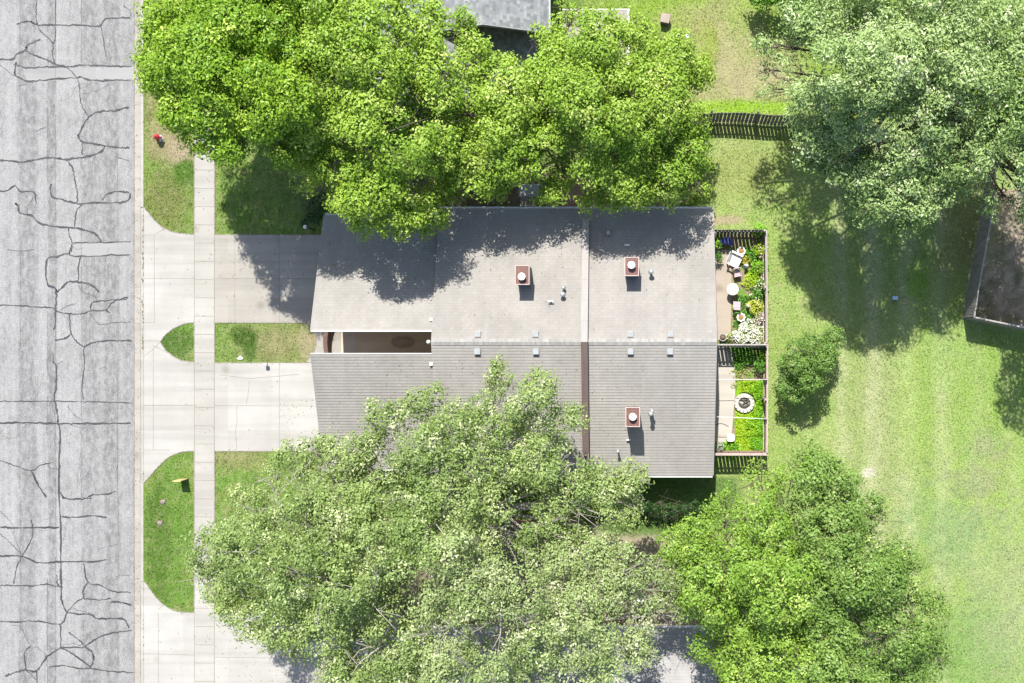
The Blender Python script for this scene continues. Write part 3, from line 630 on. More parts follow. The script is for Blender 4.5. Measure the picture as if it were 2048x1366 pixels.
for x1 in (xe2, xw2):
    mb = MB(); mb.hexa([(xr2, y2, zr2-.12), (x1, y2, ze2-.12), (x1, yb+2, ze2-.12), (xr2, yb+2, zr2-.12), (xr2, y2, zr2), (x1, y2, ze2), (x1, yb+2, ze2), (xr2, yb+2, zr2)]); build('lower_roof', mb, M['shingle_n'], nh)
mb = MB().box((xw2+.4, y2+.4, 0), (xe2-.4, yb+2, 2.5)); build('wall', mb, M['brick'], nh)
mb = MB(); a, b = P(1125, 130, 2.4), P(1255, 20, 2.4); mb.box((a[0], a[1], 2.32), (b[0], b[1], 2.4)); pc = build('patio_cover', mb, M['tanroof'], nh)
mb = MB(); mb.box((b[0]+.003, a[1], 2.28), (b[0]+.09, b[1]+.05, 2.44)); mb.box((a[0], b[1]+.003, 2.28), (b[0], b[1]+.05, 2.42))
for x in (a[0]+(b[0]-a[0])*.55,): mb.box((x, a[1], 2.402), (x+.02, b[1], 2.408))
build('white_edge', mb, M['white'], pc)
for xx in (a[0]+.1, b[0]-.1):
    for yy in (a[1]+.1, b[1]-.1): build('post', MB().box((xx-.05, yy-.05, 0), (xx+.05, yy+.05, 2.31)), M['white'], pc)
sh = thing('neighbour_house', 'pale grey roofed house at the bottom, behind the big pale barked trees', 'house', (0, -19, 0))
ye = P(0, 1256, 2.7)[1]; xa, xb, xc = P(655, 0, 2.8)[0], P(835, 0, 2.8)[0], P(1432, 0, 2.8)[0]
def nslope(x0, x1, ytop, zt, run, sl, mat):
    mb = MB(); n = round(run/.138)
    for i in range(n):
        a = ytop-i*.138; b = a-.138; za = zt+sl*i*.138; zb = za+sl*.138
        mb.poly([(x0, a, za+.016), (x0, b, zb), (x1, b, zb), (x1, a, za+.016)]); mb.poly([(x0, a, za+.016), (x1, a, za+.016), (x1, a, za), (x0, a, za)])
    mb.hexa([(x0, ytop-run, zt+sl*run-.16), (x1, ytop-run, zt+sl*run-.16), (x1, ytop, zt-.16), (x0, ytop, zt-.16), (x0, ytop-run, zt+sl*run-.01), (x1, ytop-run, zt+sl*run-.01), (x1, ytop, zt-.01), (x0, ytop, zt-.01)])
    return mb
build('roof', nslope(xb, xc, ye, 2.7, 7.2, .35, 0), M['shingle_s'], sh)
build('garage_roof', nslope(xa, xb-.003, ye-.35, 2.45, 6.8, .35, 0), M['shingle_s'], sh)
build('gutter', MB().box((xb+.02, ye+.004, 2.57), (xc-.02, ye+.1, 2.67)), M['white'], sh)
mb = MB(); y9 = ye-7.2; mb.hexa([(xa, y9, 5.06), (xc, y9, 5.06), (xc, y9-7.2, 2.54), (xa, y9-7.2, 2.54), (xa, y9, 5.2), (xc, y9, 5.2), (xc, y9-7.2, 2.7), (xa, y9-7.2, 2.7)]); build('roof', mb, M['shingle_s'], sh)
mb = MB().box((xa+.6, ye-13.8, 0), (xc-.4, ye-.8, 2.5)); build('wall', mb, M['brick'], sh)
# sliver of awning and a white cabinet beside it
mb = MB(); a, b = P(1290, 1248, 2.2), P(1392, 1226, 2.2); mb.box((a[0], a[1], 2.12), (b[0], b[1], 2.2)); aw = build('patio_cover', mb, M['patio_tan'], sh)
for xx in (a[0]+.1, b[0]-.1): build('post', MB().box((xx-.04, b[1]-.1, 0), (xx+.04, b[1]-.02, 2.11)), M['white'], aw)
def ac_unit(px, py, label, mat='galvd', s=.42):
    x, y, _ = P(px, py); t = thing('air_conditioner', label, 'air conditioner', (x, y, 0), 'air conditioners between the houses')
    build('pad', MB().box((x-s-.1, y-s-.1, 0), (x+s+.1, y+s+.1, .07)), M['walk'], t)
    build('cabinet', MB().box((x-s, y-s, .072), (x+s, y+s, .75)), M[mat], t, bevel=.03)
    build('fan_grille', MB().lathe((x, y, .752), [(s*.8, 0), (s*.8, .02), (s*.5, .05), (s*.1, .06)], 20), M['black'], t, True)
ac_unit(1280, 1210, 'pale square air conditioner beside the bottom house near its tan cover', 'white')
ac_unit(1098, 1035, 'dark topped air conditioner beside a wooden fence below the duplex')
# ------------------------------------------------------------ fences
def fence(name, label, path, H, mats, gap=.03, pw=.145, side=1, cap=None, lean=(0, 0), lower=True, postmat=None, group=None, posts_every=2.3, jag=.0, both=False):
    """path in ground pixels; pickets stand on the path, rails and posts on the given side"""
    pts = [Vector(P(x, y)[:2]) for x, y in path]; L = [0]
    for a, b in zip(pts, pts[1:]): L.append(L[-1]+(b-a).length)
    def at(d):
        d = max(0, min(L[-1], d))
        for i in range(len(pts)-1):
            if d <= L[i+1]+1e-9:
                t = (d-L[i])/(L[i+1]-L[i]); u = (pts[i+1]-pts[i]).normalized(); return pts[i].lerp(pts[i+1], t), u
    t = thing(name, label, 'fence', (pts[0].x, pts[0].y, 0), group); mb = MB(); d = pw/2; k = 0
    def sheared(mb0):
        if lean != (0, 0): mb0.v = [(x+lean[0]*z/H, y+lean[1]*z/H, z) for x, y, z in mb0.v]
        return mb0
    while d < L[-1]-pw/2:
        p, u = at(d); h = H+random.uniform(-.02, .02)+jag*math.sin(d*1.9); j = u*(pw/2-random.uniform(0, .004)); nn = Vector((-u.y, u.x)); off = nn*random.uniform(-.006, .006)
        if both and k % 2: off = off+nn*side*.09
        mb.obox(tuple(p-j+off), tuple(p+j+off), .018, .04, h); d += pw+gap*random.uniform(.5, 1.5); k += 1
    build('pickets', sheared(mb), mats[0], t)
    for hz in ((.35, H-.3) if lower else (H-.3,)):
        mb = MB(); nseg = max(1, round(L[-1]/.8))
        for i in range(nseg):
            p, u = at(L[-1]*i/nseg); q, _ = at(L[-1]*(i+1)/nseg); o = Vector((-u.y, u.x))*side*.045
            mb.obox(tuple(p+o), tuple(q+o), .045, hz-.045, hz+.045)
        build('rail', sheared(mb), mats[1], t)
    if cap:
        mb = MB(); nseg = max(1, len(pts)-1)
        for i in range(nseg):
            u = (pts[i+1]-pts[i]).normalized(); o = Vector((-u.y, u.x))*side*.03
            mb.obox(tuple(pts[i]+o-u*.0), tuple(pts[i+1]+o), cap, H+.025, H+.06)
        build('cap_rail', sheared(mb), mats[2], t)
    n = max(1, round(L[-1]/posts_every))
    for i in range(n+1):
        p, u = at(L[-1]*i/n); o = Vector((-u.y, u.x))*side*.12; c = p+o
        build('post', sheared(MB().box((c.x-.045, c.y-.045, 0), (c.x+.045, c.y+.045, H+.0))), postmat or mats[1], t)
    return t
F = M
fence('picket_fence', 'dark weathered picket fence curving across the lawn beside the silvery maple', [(1330, 254), (1400, 247), (1440, 245), (1475, 246), (1510, 248), (1545, 251), (1580, 250), (1640, 254), (1690, 255)], 1.55, (F['fdark'], F['fdark']), .032, .15, 1, lean=(0, .2), jag=.05)
fence('plank_fence', 'tall grey plank fence under the silvery maple, turning a corner on the lawn', [(1968, 330), (1966, 402), (1952, 485), (1939, 554), (1933, 591), (1926, 636)], 1.75, (F['fgrey'], F['fgrey2'], F['fgrey2']), .003, .14, 1, cap=.06)
fence('plank_fence', 'grey plank fence running right from the corner at the lawn edge', [(1927, 637), (1975, 647), (2024, 657), (2200, 690)], 1.75, (F['fgrey'], F['fgrey2'], F['fgrey2']), .003, .14, 1, cap=.07)
YF = 'fences round the two walled gardens'
fence('garden_fence', 'grey picket fence along the top of the flower garden behind the blue bench', [(1424, 466), (1525, 466)], 1.7, (F['fdark'], F['fgrey'], F['fgrey2']), .03, .15, -1, group=YF, both=False)
fence('garden_fence', 'weathered fence on the lawn side of the flower garden', [(1526, 467), (1527, 560), (1527, 686)], 1.7, (F['fdark'], F['frail'], F['fgrey2']), .006, .14, -1, cap=.05, group=YF)
fence('garden_fence', 'grey fence dividing the flower garden from the fire pit garden', [(1424, 688), (1526, 688)], 1.7, (F['fdark'], F['fgrey2'], F['fgrey2']), .03, .15, -1, cap=.06, group=YF)
fence('garden_fence', 'reddish wood fence on the lawn side of the fire pit garden', [(1528, 689), (1528, 780), (1527, 902)], 1.7, (F['fred'], F['frail'], F['frail']), .006, .14, -1, cap=.06, group=YF)
fence('garden_fence', 'reddish cedar fence along the bottom of the fire pit garden', [(1420, 903), (1527, 903)], 1.7, (F['fred'], F['fred'], F['frail']), .03, .15, 1, cap=.12, group=YF)
fence('wood_fence', 'brown wooden fence between the big pale barked tree and the duplex', [(1020, 1040), (1160, 1040)], 1.6, (F['fred'], F['fdark'], F['fgrey']), .02, .14, -1, cap=.05)
fence('wood_fence', 'dark wooden fence between the tree row and the duplex north eave', [(925, 372), (1030, 372)], 1.7, (F['fdark'], F['fdark'], F['fgrey']), .004, .14, -1, cap=.05)
# ------------------------------------------------------------ front yard bits
x, y, _ = P(321, 277); hy = thing('fire_hydrant', 'red topped fire hydrant with silver barrel on the grass strip by the road', 'fire hydrant', (x, y, 0))
build('barrel', MB().lathe((x, y, 0), [(.17, 0), (.17, .04), (.11, .05), (.105, .42), (.15, .44), (.15, .48)], 20), M['silver'], hy, True)
build('bonnet', MB().lathe((x, y, .482), [(.15, 0), (.145, .05), (.10, .13), (.05, .17), (.035, .175), (.035, .22), (.01, .225)], 20), M['red'], hy, True)
for a in (0, math.pi, -math.pi/2):
    dx, dy = math.cos(a), math.sin(a); r = .045 if a >= 0 else .06
    build('nozzle', MB().tube([(x+dx*.09, y+dy*.09, .33), (x+dx*.17, y+dy*.17, .33), (x+dx*.17, y+dy*.17, .33), (x+dx*.20, y+dy*.20, .33)], [r, r, r*1.25, r*1.25], 12), M['red'], hy, True)
x, y, _ = P(369, 957.5); ys = thing('yellow_sign', 'upright yellow board sign on the grass strip, casting a dark oblong shadow', 'sign', (x, y, 0))
build('board', MB().box((x-.2, y-.02, .06), (x+.2, y+.02, 1.05)), M['yellow'], ys, bevel=.01)
mb = MB(); mb.box((x-.2, y-.035, 0), (x-.165, y+.035, .06)); mb.box((x+.165, y-.035, 0), (x+.2, y+.035, .06)); build('foot', mb, M['black'], ys)
for px, py, lb in ((326, 1003.5, 'round brown valve cover on the grass strip, nearer the yellow sign'), (320, 1046, 'round brown valve cover on the grass strip, farther below the yellow sign')):
    x, y, _ = P(px, py); t = thing('valve_cover', lb, 'valve cover', (x, y, 0), 'valve covers on the grass strip')
    build('bare_ring', MB().lathe((x, y, 0), [(.17, 0), (.15, .015), (.02, .018)], 18, lambda a, z: 1+.15*math.sin(3*a+px)), M['dirt'], t, True)
    build('lid', MB().lathe((x, y, .022), [(.11, 0), (.105, .02), (.03, .025)], 18), M['fgrey'], t, True); build('cap', MB().lathe((x, y, .048), [(.035, 0), (.03, .02)], 10), M['dirt'], t)
x, y, _ = P(481, 716); mb = MB().prism([(x-.17, y-.02), (x-.10, y-.09), (x+.1, y-.09), (x+.17, y-.01), (x+.01, y+.13)], .0, .07)
tag(build('stepping_stone', mb, M['stone'], bevel=.015), 'small pale five sided stone in the middle front lawn', 'stone')
x, y, _ = P(535, 729); lm = thing('yard_lamp', 'small silver yard lamp box at the lower edge of the middle lawn', 'lamp', (x, y, 0))
build('post', MB().box((x-.02, y-.02, 0), (x+.02, y+.02, .25)), M['black'], lm); build('lamp_head', MB().box((x-.09, y-.07, .25), (x+.09, y+.07, .42)), M['galv'], lm, bevel=.02)
x, y, _ = P(640, 460); wl = thing('wall_lamp', 'small round white lamp by the upper garage corner', 'lamp', (x-.3, y, 0))
build('post', MB().tube([(x-.3, y, 0), (x-.3, y, 1.5)], .03, 8), M['black'], wl); build('globe', MB().lathe((x-.3, y, 1.5), [(.03, 0), (.09, .05), (.1, .1), (.07, .17), (.01, .2)], 16), M['whitep'], wl, True)
# north yard bits
x, y, _ = P(1330, 42); ub = thing('utility_box', 'tilted pinkish utility box on the upper back lawn', 'utility box', (x, y, 0))
build('cabinet', MB().box((x-.2, y-.2, 0), (x+.2, y+.2, .5), R_(-12)), M['fdark'], ub); build('lid', MB().box((x-.23, y-.23, .502), (x+.23, y+.23, .56), R_(-12)), M['terr'], ub, bevel=.015)
x, y, _ = P(1375, 72); st = thing('drain_cover', 'small square white cover with a dark hole on the upper back lawn', 'drain cover', (x, y, 0))
build('plate', MB().box((x-.09, y-.09, 0), (x+.09, y+.09, .05)), M['whitep'], st, bevel=.01); build('hole', MB().lathe((x, y, .051), [(.03, 0), (.02, .006)], 12), M['black'], st)
x, y, _ = P(1789, 596); bx = thing('meter_box', 'small pale blue lidded box on the shaded lawn under the maple shadow', 'box', (x, y, 0))
build('base', MB().box((x-.12, y-.07, 0), (x+.12, y+.07, .12)), M['black'], bx); build('lid', MB().box((x-.14, y-.09, .122), (x+.14, y+.09, .16)), M['bluebox'], bx, bevel=.01)
# white iron settee by the north eave
x, y, _ = P(1057, 404); se = thing('garden_bench', 'white slatted garden bench between the trees and the duplex eave', 'bench', (x, y, 0))
mb = MB()
for k in range(9): mb.box((x-.36+k*.085, y-.22, .42), (x-.33+k*.085, y+.22, .45))
mb.box((x-.4, y-.25, .40), (x+.4, y-.21, .46)); mb.box((x-.4, y+.21, .40), (x+.4, y+.25, .46)); build('seat', mb, M['white'], se)
for i in (-1, 1):
    for j in (-1, 1): build('leg', MB().tube([(x+i*.37, y+j*.22, 0), (x+i*.36, y+j*.2, .4)], .018, 8), M['white'], se)
build('backrest', MB().tube([(x-.38, y+.25, .45), (x-.38, y+.3, .85), (x, y+.32, .95), (x+.38, y+.3, .85), (x+.38, y+.25, .45)], .02, 8), M['white'], se, True)
x, y, _ = P(1070, 384); tb = thing('patio_table', 'pale patio table under the tree edge above the white bench', 'table', (x, y, 0))
build('table_top', MB().box((x-.75, y-.3, .68), (x+.75, y+.3, .72)), M['galv'], tb, bevel=.02)
for i in (-1, 1):
    for j in (-1, 1): build('leg', MB().box((x+i*.68-.03, y+j*.24-.03, 0), (x+i*.68+.03, y+j*.24+.03, .68)), M['white'], tb)
# ------------------------------------------------------------ gardens
x, y, _ = P(1450, 486); bb = thing('garden_bench', 'curved blue cast metal bench below the top fence of the flower garden', 'bench', (x, y, 0))
def kidney(x, y, rx, ry, bite):
    o = []
    for k in range(21): a = math.pi*k/20; o.append((x+rx*math.cos(a), y-.08+ry*1.5*math.sin(a)))
    for k in range(1, 20): a = k/20; o.append((x-rx+2*rx*a, y-.08-.10+bite*math.sin(math.pi*a)))
    return o
build('seat', MB().prism(kidney(x, y-.02, .36, .2, .1), .40, .44), M['blue'], bb, bevel=.01)
mb = MB()
for k in range(15):
    a = math.pi*k/14; px_, py_ = x+.35*math.cos(a), y-.1+.29*math.sin(a); mb.tube([(px_, py_, .44), (px_+.02*math.sin(k*3), py_+.02, .78)], .013, 6)
mb.tube([(x+.36*math.cos(math.pi*k/16), y-.1+.31*math.sin(math.pi*k/16), .79+.05*math.sin(math.pi*k/16)) for k in range(17)], .022, 8); build('backrest', mb, M['blue'], bb, True)
for i in (-1, 1):
    for j in (-1, 1): build('leg', MB().tube([(x+i*.28, y-.06+j*.09, 0), (x+i*.27, y-.06+j*.08, .4)], .02, 8), M['blue'], bb)
PL = 'scalloped white planters'
for px, py, lb in ((1481, 503, 'scalloped white planter beside the white armchair in the flower garden'), (1480.5, 635, 'scalloped white planter below the lower pink chair in the flower garden')):
    x, y, _ = P(px, py); t = thing('planter', lb, 'planter', (x, y, 0), PL); f = lambda a, z: 1+.07*math.cos(8*a)
    build('bowl', MB().lathe((x, y, 0), [(.12, 0), (.13, .05), (.10, .12), (.17, .36), (.215, .42), (.20, .43), (.15, .40)], 48, f), M['whitep'], t, True)
    build('soil', MB().lathe((x, y, .385), [(.15, 0), (.14, .025), (.04, .035)], 20), M['soilpot'], t, True)
# armchair (white plastic)
def rot(mb, cx, cy, a):
    c_, s_ = math.cos(a), math.sin(a); mb.v = [(cx+(x-cx)*c_-(y-cy)*s_, cy+(x-cx)*s_+(y-cy)*c_, z) for x, y, z in mb.v]; return mb
x, y, _ = P(1468.5, 521); A = R_(-26); ac = thing('armchair', 'large white plastic armchair beside a planter in the flower garden', 'chair', (x, y, 0))
build('seat', rot(MB().box((x-.26, y-.24, .36), (x+.3, y+.24, .41)), x, y, A), M['whitep'], ac, bevel=.03)
mb = MB()
for k in range(5): mb.hexa([(x-.26, y-.25+k*.1, .41), (x-.22, y-.25+k*.1, .41), (x-.22, y-.17+k*.1, .41), (x-.26, y-.17+k*.1, .41), (x-.42, y-.25+k*.1, .95), (x-.39, y-.25+k*.1, .95), (x-.39, y-.17+k*.1, .95), (x-.42, y-.17+k*.1, .95)])
build('backrest', rot(mb, x, y, A), M['whitep'], ac, bevel=.01)
for s in (-1, 1):
    build('armrest', rot(MB().box((x-.33, y+s*.31-.05, .58), (x+.28, y+s*.31+.05, .62)), x, y, A), M['whitep'], ac, bevel=.015)
    for q in (-.24, .24): build('leg', rot(MB().box((x+q-.03, y+s*.3-.03, 0), (x+q+.03, y+s*.3+.03, .58)), x, y, A), M['whitep'], ac)
def pinkchair(px, py, ang, lb):
    x, y, _ = P(px, py); t = thing('garden_chair', lb, 'chair', (x, y, 0), 'small pink garden chairs'); mb = MB(); A = R_(ang)
    for k in range(5): mb.box((x-.18, y-.18+k*.075, .40), (x+.18, y-.18+k*.075+.062, .425))
    build('seat', rot(mb, x, y, A), M['pink'], t); mb = MB()
    for k in range(2): mb.box((x-.18, y+.20+.02*k, .52+k*.15), (x+.18, y+.225+.02*k, .62+k*.15))
    build('backrest', rot(mb, x, y, A), M['pink'], t)
    for i in (-1, 1):
        for j in (-1, 1): build('leg', rot(MB().box((x+i*.16-.015, y+j*.17-.015, 0), (x+i*.16+.015, y+j*.17+.015, .82 if j > 0 else .4)), x, y, A), M['pink'], t)
pinkchair(1473, 547, 12, 'small pink slatted chair just below the white armchair')
pinkchair(1472, 611, 177, 'small pink slatted chair below the round white table')
x, y, _ = P(1463, 580); rt = thing('round_table', 'round white table on the patio between two pink chairs', 'table', (x, y, 0))
build('table_top', MB().lathe((x, y, .66), [(.27, 0), (.295, .01), (.295, .03), (.28, .045), (.02, .05)], 36), M['whitep'], rt, True)
build('pedestal', MB().lathe((x, y, 0), [(.18, 0), (.17, .03), (.03, .08), (.03, .62), (.1, .66)], 16), M['whitep'], rt, True)
def urn(px, py, lb, s=1):
    x, y, _ = P(px, py); t = thing('garden_ornament', lb, 'ornament', (x, y, 0))
    build('body', MB().lathe((x, y, 0), [(.09*s, 0), (.1*s, .05), (.05*s, .15), (.09*s, .4), (.12*s, .55), (.06*s, .66), (.07*s, .72), (.02*s, .78)], 14, lambda a, z: 1+.12*math.cos(2*a+1)), M['whitep'], t, True)
    build('pedestal', MB().box((x-.11*s, y-.11*s, 0), (x+.11*s, y+.11*s, .06)), M['stone'], t)
urn(1491, 533, 'white garden statue among the yellow green flowers near the armchair'); urn(1494, 613, 'pale violet tinted statue beside the yellow flowering plant', .8)
x, y, _ = P(1444.5, 675); pt = thing('round_planter', 'round grey rimmed pot by the corner of the flower garden patio', 'planter', (x, y, 0))
build('pot', MB().lathe((x, y, 0), [(.13, 0), (.17, .32), (.19, .34), (.19, .36), (.16, .36), (.15, .30)], 28), M['fgrey2'], pt, True); build('soil', MB().lathe((x, y, .3), [(.15, 0), (.02, .03)], 20), M['dirt'], pt, True)
# fire pit
x, y, _ = P(1488, 806); fp = thing('fire_pit', 'round stone fire pit with charred logs in the lower garden', 'fire pit', (x, y, 0))
for lay in range(2):
    n = 15
    for k in range(n):
        a = 2*math.pi*(k+.5*lay)/n; mb = MB(); cx, cy = x+.40*math.cos(a), y+.38*math.sin(a)
        mb.box((cx-.10, cy-.077, .0+lay*.115), (cx+.10, cy+.077, .11+lay*.115), a); build('stone_block', mb, M['stone'], fp, bevel=.015)
build('ash_bed', MB().lathe((x, y, .02), [(.31, 0), (.28, .06), (.1, .09), (.02, .09)], 20), M['ash'], fp, True)
for a, dx, dy, l in ((.6, .1, .05, .22), (.55, .16, -.1, .18), (-.6, -.13, -.08, .2), (-.5, -.1, -.16, .22), (2.4, 0, .1, .2), (.1, 0, .17, .2)):
    c_, s_ = math.cos(a)*l, math.sin(a)*l; build('log', MB().tube([(x+dx-c_, y+dy-s_, .15), (x+dx, y+dy, .19), (x+dx+c_, y+dy+s_, .16)], [.03, .04, .03], 8), M['char'], fp, True)
x, y, _ = P(1460, 874); sl_ = thing('garden_stool', 'white square stool in the lower garden near the bottom fence', 'stool', (x, y, 0))
build('seat', MB().prism([(x+.19*math.copysign(abs(math.cos(t))**.5, math.cos(t)), y+.19*math.copysign(abs(math.sin(t))**.5, math.sin(t))) for t in np.linspace(0, 2*math.pi, 24, endpoint=False)], .40, .46), M['whitep'], sl_, bevel=.02)
for i in (-1, 1):
    for j in (-1, 1): build('leg', MB().tube([(x+i*.15, y+j*.15, 0), (x+i*.13, y+j*.13, .4)], .02, 8), M['whitep'], sl_)
x, y, _ = P(1446, 893); tag(build('white_slab', MB().prism([(x-.13, y+.06), (x-.02, y+.09), (x+.13, y+.03), (x+.12, y-.05), (x+.02, y-.04)], .0, .06), M['stone']), 'pale broken slab on the ground beside the white stool', 'stone slab')
for py0, py1, lb in ((759, 759, 'thin white rod across the lower garden above the fire pit'), (833.5, 838, 'thin white rod across the lower garden below the fire pit')):
    a = P(1432, py0, 1.8); b = P(1535, py1, 1.8); mt = thing('clothes_line', lb, 'clothes line', (b[0], b[1], 0), 'white rods across the fire pit garden')
    build('rod', MB().tube([a, ((a[0]+b[0])/2, (a[1]+b[1])/2, 1.76), b], .014, 8), M['whitep'], mt, True); build('post', MB().tube([(b[0]-.03, b[1], 0), (b[0]-.03, b[1], 1.82)], .03, 8), M['frail'], mt)
x, y, _ = P(1445, 850); tag(build('garden_hose', MB().tube([(x-.5+.8*t, y-.08+.16*math.sin(math.pi*t), .045) for t in np.linspace(0, 1, 14)], .014, 6), M['rubber'], smooth=True), 'thin brown hose arcing over the pale patio', 'hose')
mb = MB(); a = P(1424, 693.5, 1.3); b = P(1527, 693.5, 1.3); pr = tag(build('pipe_rail', MB().tube([a, b], .022, 10), M['whitep'], smooth=True), 'thin white pipe rail alongside the dividing garden fence', 'rail')
for q in (0.02, .33, .66, .98):
    xx = a[0]+(b[0]-a[0])*q; build('post', MB().tube([(xx, a[1], 0), (xx, a[1], 1.29)], .02, 8), M['whitep'], pr)
# ------------------------------------------------------------ foliage
def leaves(name, cen, nrm, size, cols, mat, parent, aspect=.62, seed=0, jit=.45):
    """one folded blade per entry. cen,nrm (n,3) size (n,) cols (n,3)"""
    r = np.random.default_rng(seed); n = len(cen)
    nrm = nrm+r.normal(0, jit, (n, 3)); nrm /= np.linalg.norm(nrm, axis=1)[:, None]+1e-9
    t = r.normal(0, 1, (n, 3)); u = np.cross(nrm, t); u /= np.linalg.norm(u, axis=1)[:, None]+1e-9; v = np.cross(nrm, u)
    L = size[:, None]; W = L*aspect
    a = cen-u*L*.5; b = cen+v*W*.5+nrm*L*.10-u*L*.08; c = cen+u*L*.5-nrm*L*.08; d = cen-v*W*.5+nrm*L*.10-u*L*.08
    vs = np.stack([a, b, c, d], 1).reshape(-1, 3); i = np.arange(n)*4
    fc = np.stack([np.stack([i, i+1, i+2], 1), np.stack([i, i+2, i+3], 1)], 1).reshape(-1, 3)
    o3 = np.array(ORG.get(parent, (0, 0, 0))); me = bpy.data.meshes.new(name); rawmesh(me, vs-o3, fc); colattr(me, np.repeat(cols, 4, 0))
    return link_mesh(name, me, mat, parent, False)
def crown_points(blobs, dens, clump_r, nleaf, r, gap=.2, squash=.85, low=-.25, hole=.35, FILL=260):
    """blobs (x,y,z,rad) in metres -> lobes -> clumps -> leaves"""
    LB = []
    for (x, y, z, R) in blobs:
        n = int(4.6*(R/1.2)**2)+4; d = r.normal(0, 1, (n, 3)); d[:, 2] = np.abs(d[:, 2])*.8+.0-.25*r.random(n); d /= np.linalg.norm(d, axis=1)[:, None]
        q = np.clip(R*(.34+.22*r.random(n)), min(.4, R*.5), 1.0); k = (R-q*.86)*(.9+.22*r.random(n))
        LB.append(np.stack([x+d[:, 0]*k, y+d[:, 1]*k, z+d[:, 2]*k*squash+r.normal(0, .32*R, n).clip(-1., 1.), q], 1))
    LB = np.concatenate(LB); T = []; O = []
    for i, (x, y, z, q) in enumerate(LB):
        n = max(4, int(dens*4*math.pi*q*q*.62*(.75+.5*r.random()))); d = r.normal(0, 1, (n, 3)); d[:, 2] = d[:, 2]+.25; d /= np.linalg.norm(d, axis=1)[:, None]; d = d[d[:, 2] > low]
        rr = q*(.95-.9*np.abs(r.normal(0, .14, len(d)))); p = np.stack([x+d[:, 0]*rr, y+d[:, 1]*rr, z+d[:, 2]*rr*.8], 1)
        near = LB[(np.abs(LB[:, 0]-x) < q+1) & (np.abs(LB[:, 1]-y) < q+1)]
        D = np.sqrt((p[:, None, 0]-near[None, :, 0])**2+(p[:, None, 1]-near[None, :, 1])**2+((p[:, None, 2]-near[None, :, 2])/.8)**2)
        keep = (D > near[None, :, 3]*.72).all(1) & (r.random(len(p)) > gap) & (fbm(p[:, 0]*.62+p[:, 2]*.25+x*0+50, p[:, 1]*.62+50+p[:, 2]*.2, 2) > hole); T.append(p[keep]); O.append(d[keep])
    T = np.concatenate(T); O = np.concatenate(O); S = clump_r*(.65+.7*r.random(len(T)))
    cnt = np.maximum(4, (nleaf*(S/clump_r)**1.5*(.8+.4*r.random(len(T)))).astype(int)); idx = np.repeat(np.arange(len(T)), cnt)
    d = r.normal(0, 1, (len(idx), 3)); d[:, 2] = d[:, 2]*.7+.2; d /= np.linalg.norm(d, axis=1)[:, None]
    P_ = T[idx]+d*(S[idx]*(.3+.8*r.random(len(idx))))[:, None]*np.array([1, 1, .75])
    N = d*.85+O[idx]*.35+np.array([0, .1, .42]); F = []; FI = []
    for (x, y, z, R) in blobs:                       # inner leaves that close the crown
        m = int(FILL*R**2); e = r.normal(0, 1, (m, 3)); e /= np.linalg.norm(e, axis=1)[:, None]; e *= (r.random((m, 1))**.4)*R*.72; e[:, 2] = e[:, 2]*.55-.30*R; F.append(e+np.array([x, y, z]))
    F = np.concatenate(F); k = len(T); P_ = np.concatenate([P_, F]); N = np.concatenate([N, np.tile([0, 0, 1.], (len(F), 1))+r.normal(0, .5, (len(F), 3))]); idx = np.concatenate([idx, r.integers(0, k, len(F))])
    return P_, N, idx, T
def limbs(base, fork, blobs, r0, r, twigs=7):
    mb = MB(); bx, by = base; trunk = [(bx, by, 0), (bx+.05, by-.04, fork*.5), (bx+.02, by+.06, fork)]
    mb.tube([(bx, by, -.05), (bx, by, .12)]+trunk[1:], [r0*1.5, r0*1.15, r0*.95, r0*.85], 10)
    for (x, y, z, rad) in blobs:
        s = Vector((bx+r.normal(0, .05), by+r.normal(0, .05), fork*(.75+.25*r.random()))); e = Vector((x, y, z+rad*.25)); d = e-s; m1 = s+d*.35+Vector((r.normal(0, .3), r.normal(0, .3), .5)); m2 = s+d*.7+Vector((r.normal(0, .35), r.normal(0, .35), .35))
        q = r0*(.32+.05*rad); mb.tube([s, m1, m2, e], [q*1.2, q*.8, q*.5, q*.28], 7, False)
        for k in range(twigs):
            v = Vector((r.normal(0, 1), r.normal(0, 1), abs(r.normal(.1, .7)))).normalized(); st = m2.lerp(e, r.random()); en = e+Vector((v.x*rad*.93, v.y*rad*.93, v.z*rad*.8)); md = st.lerp(en, .5)+Vector((r.normal(0, .14), r.normal(0, .14), r.normal(.12, .08)))
            mb.tube([st, md, en], [q*.26, q*.17, .008], 5, False)
            for h in range(2):
                e2 = md.lerp(en, .4)+Vector((r.normal(0, .35), r.normal(0, .35), r.normal(.2, .15))); mb.tube([md, e2], [q*.12, .006], 4, False)
    return mb
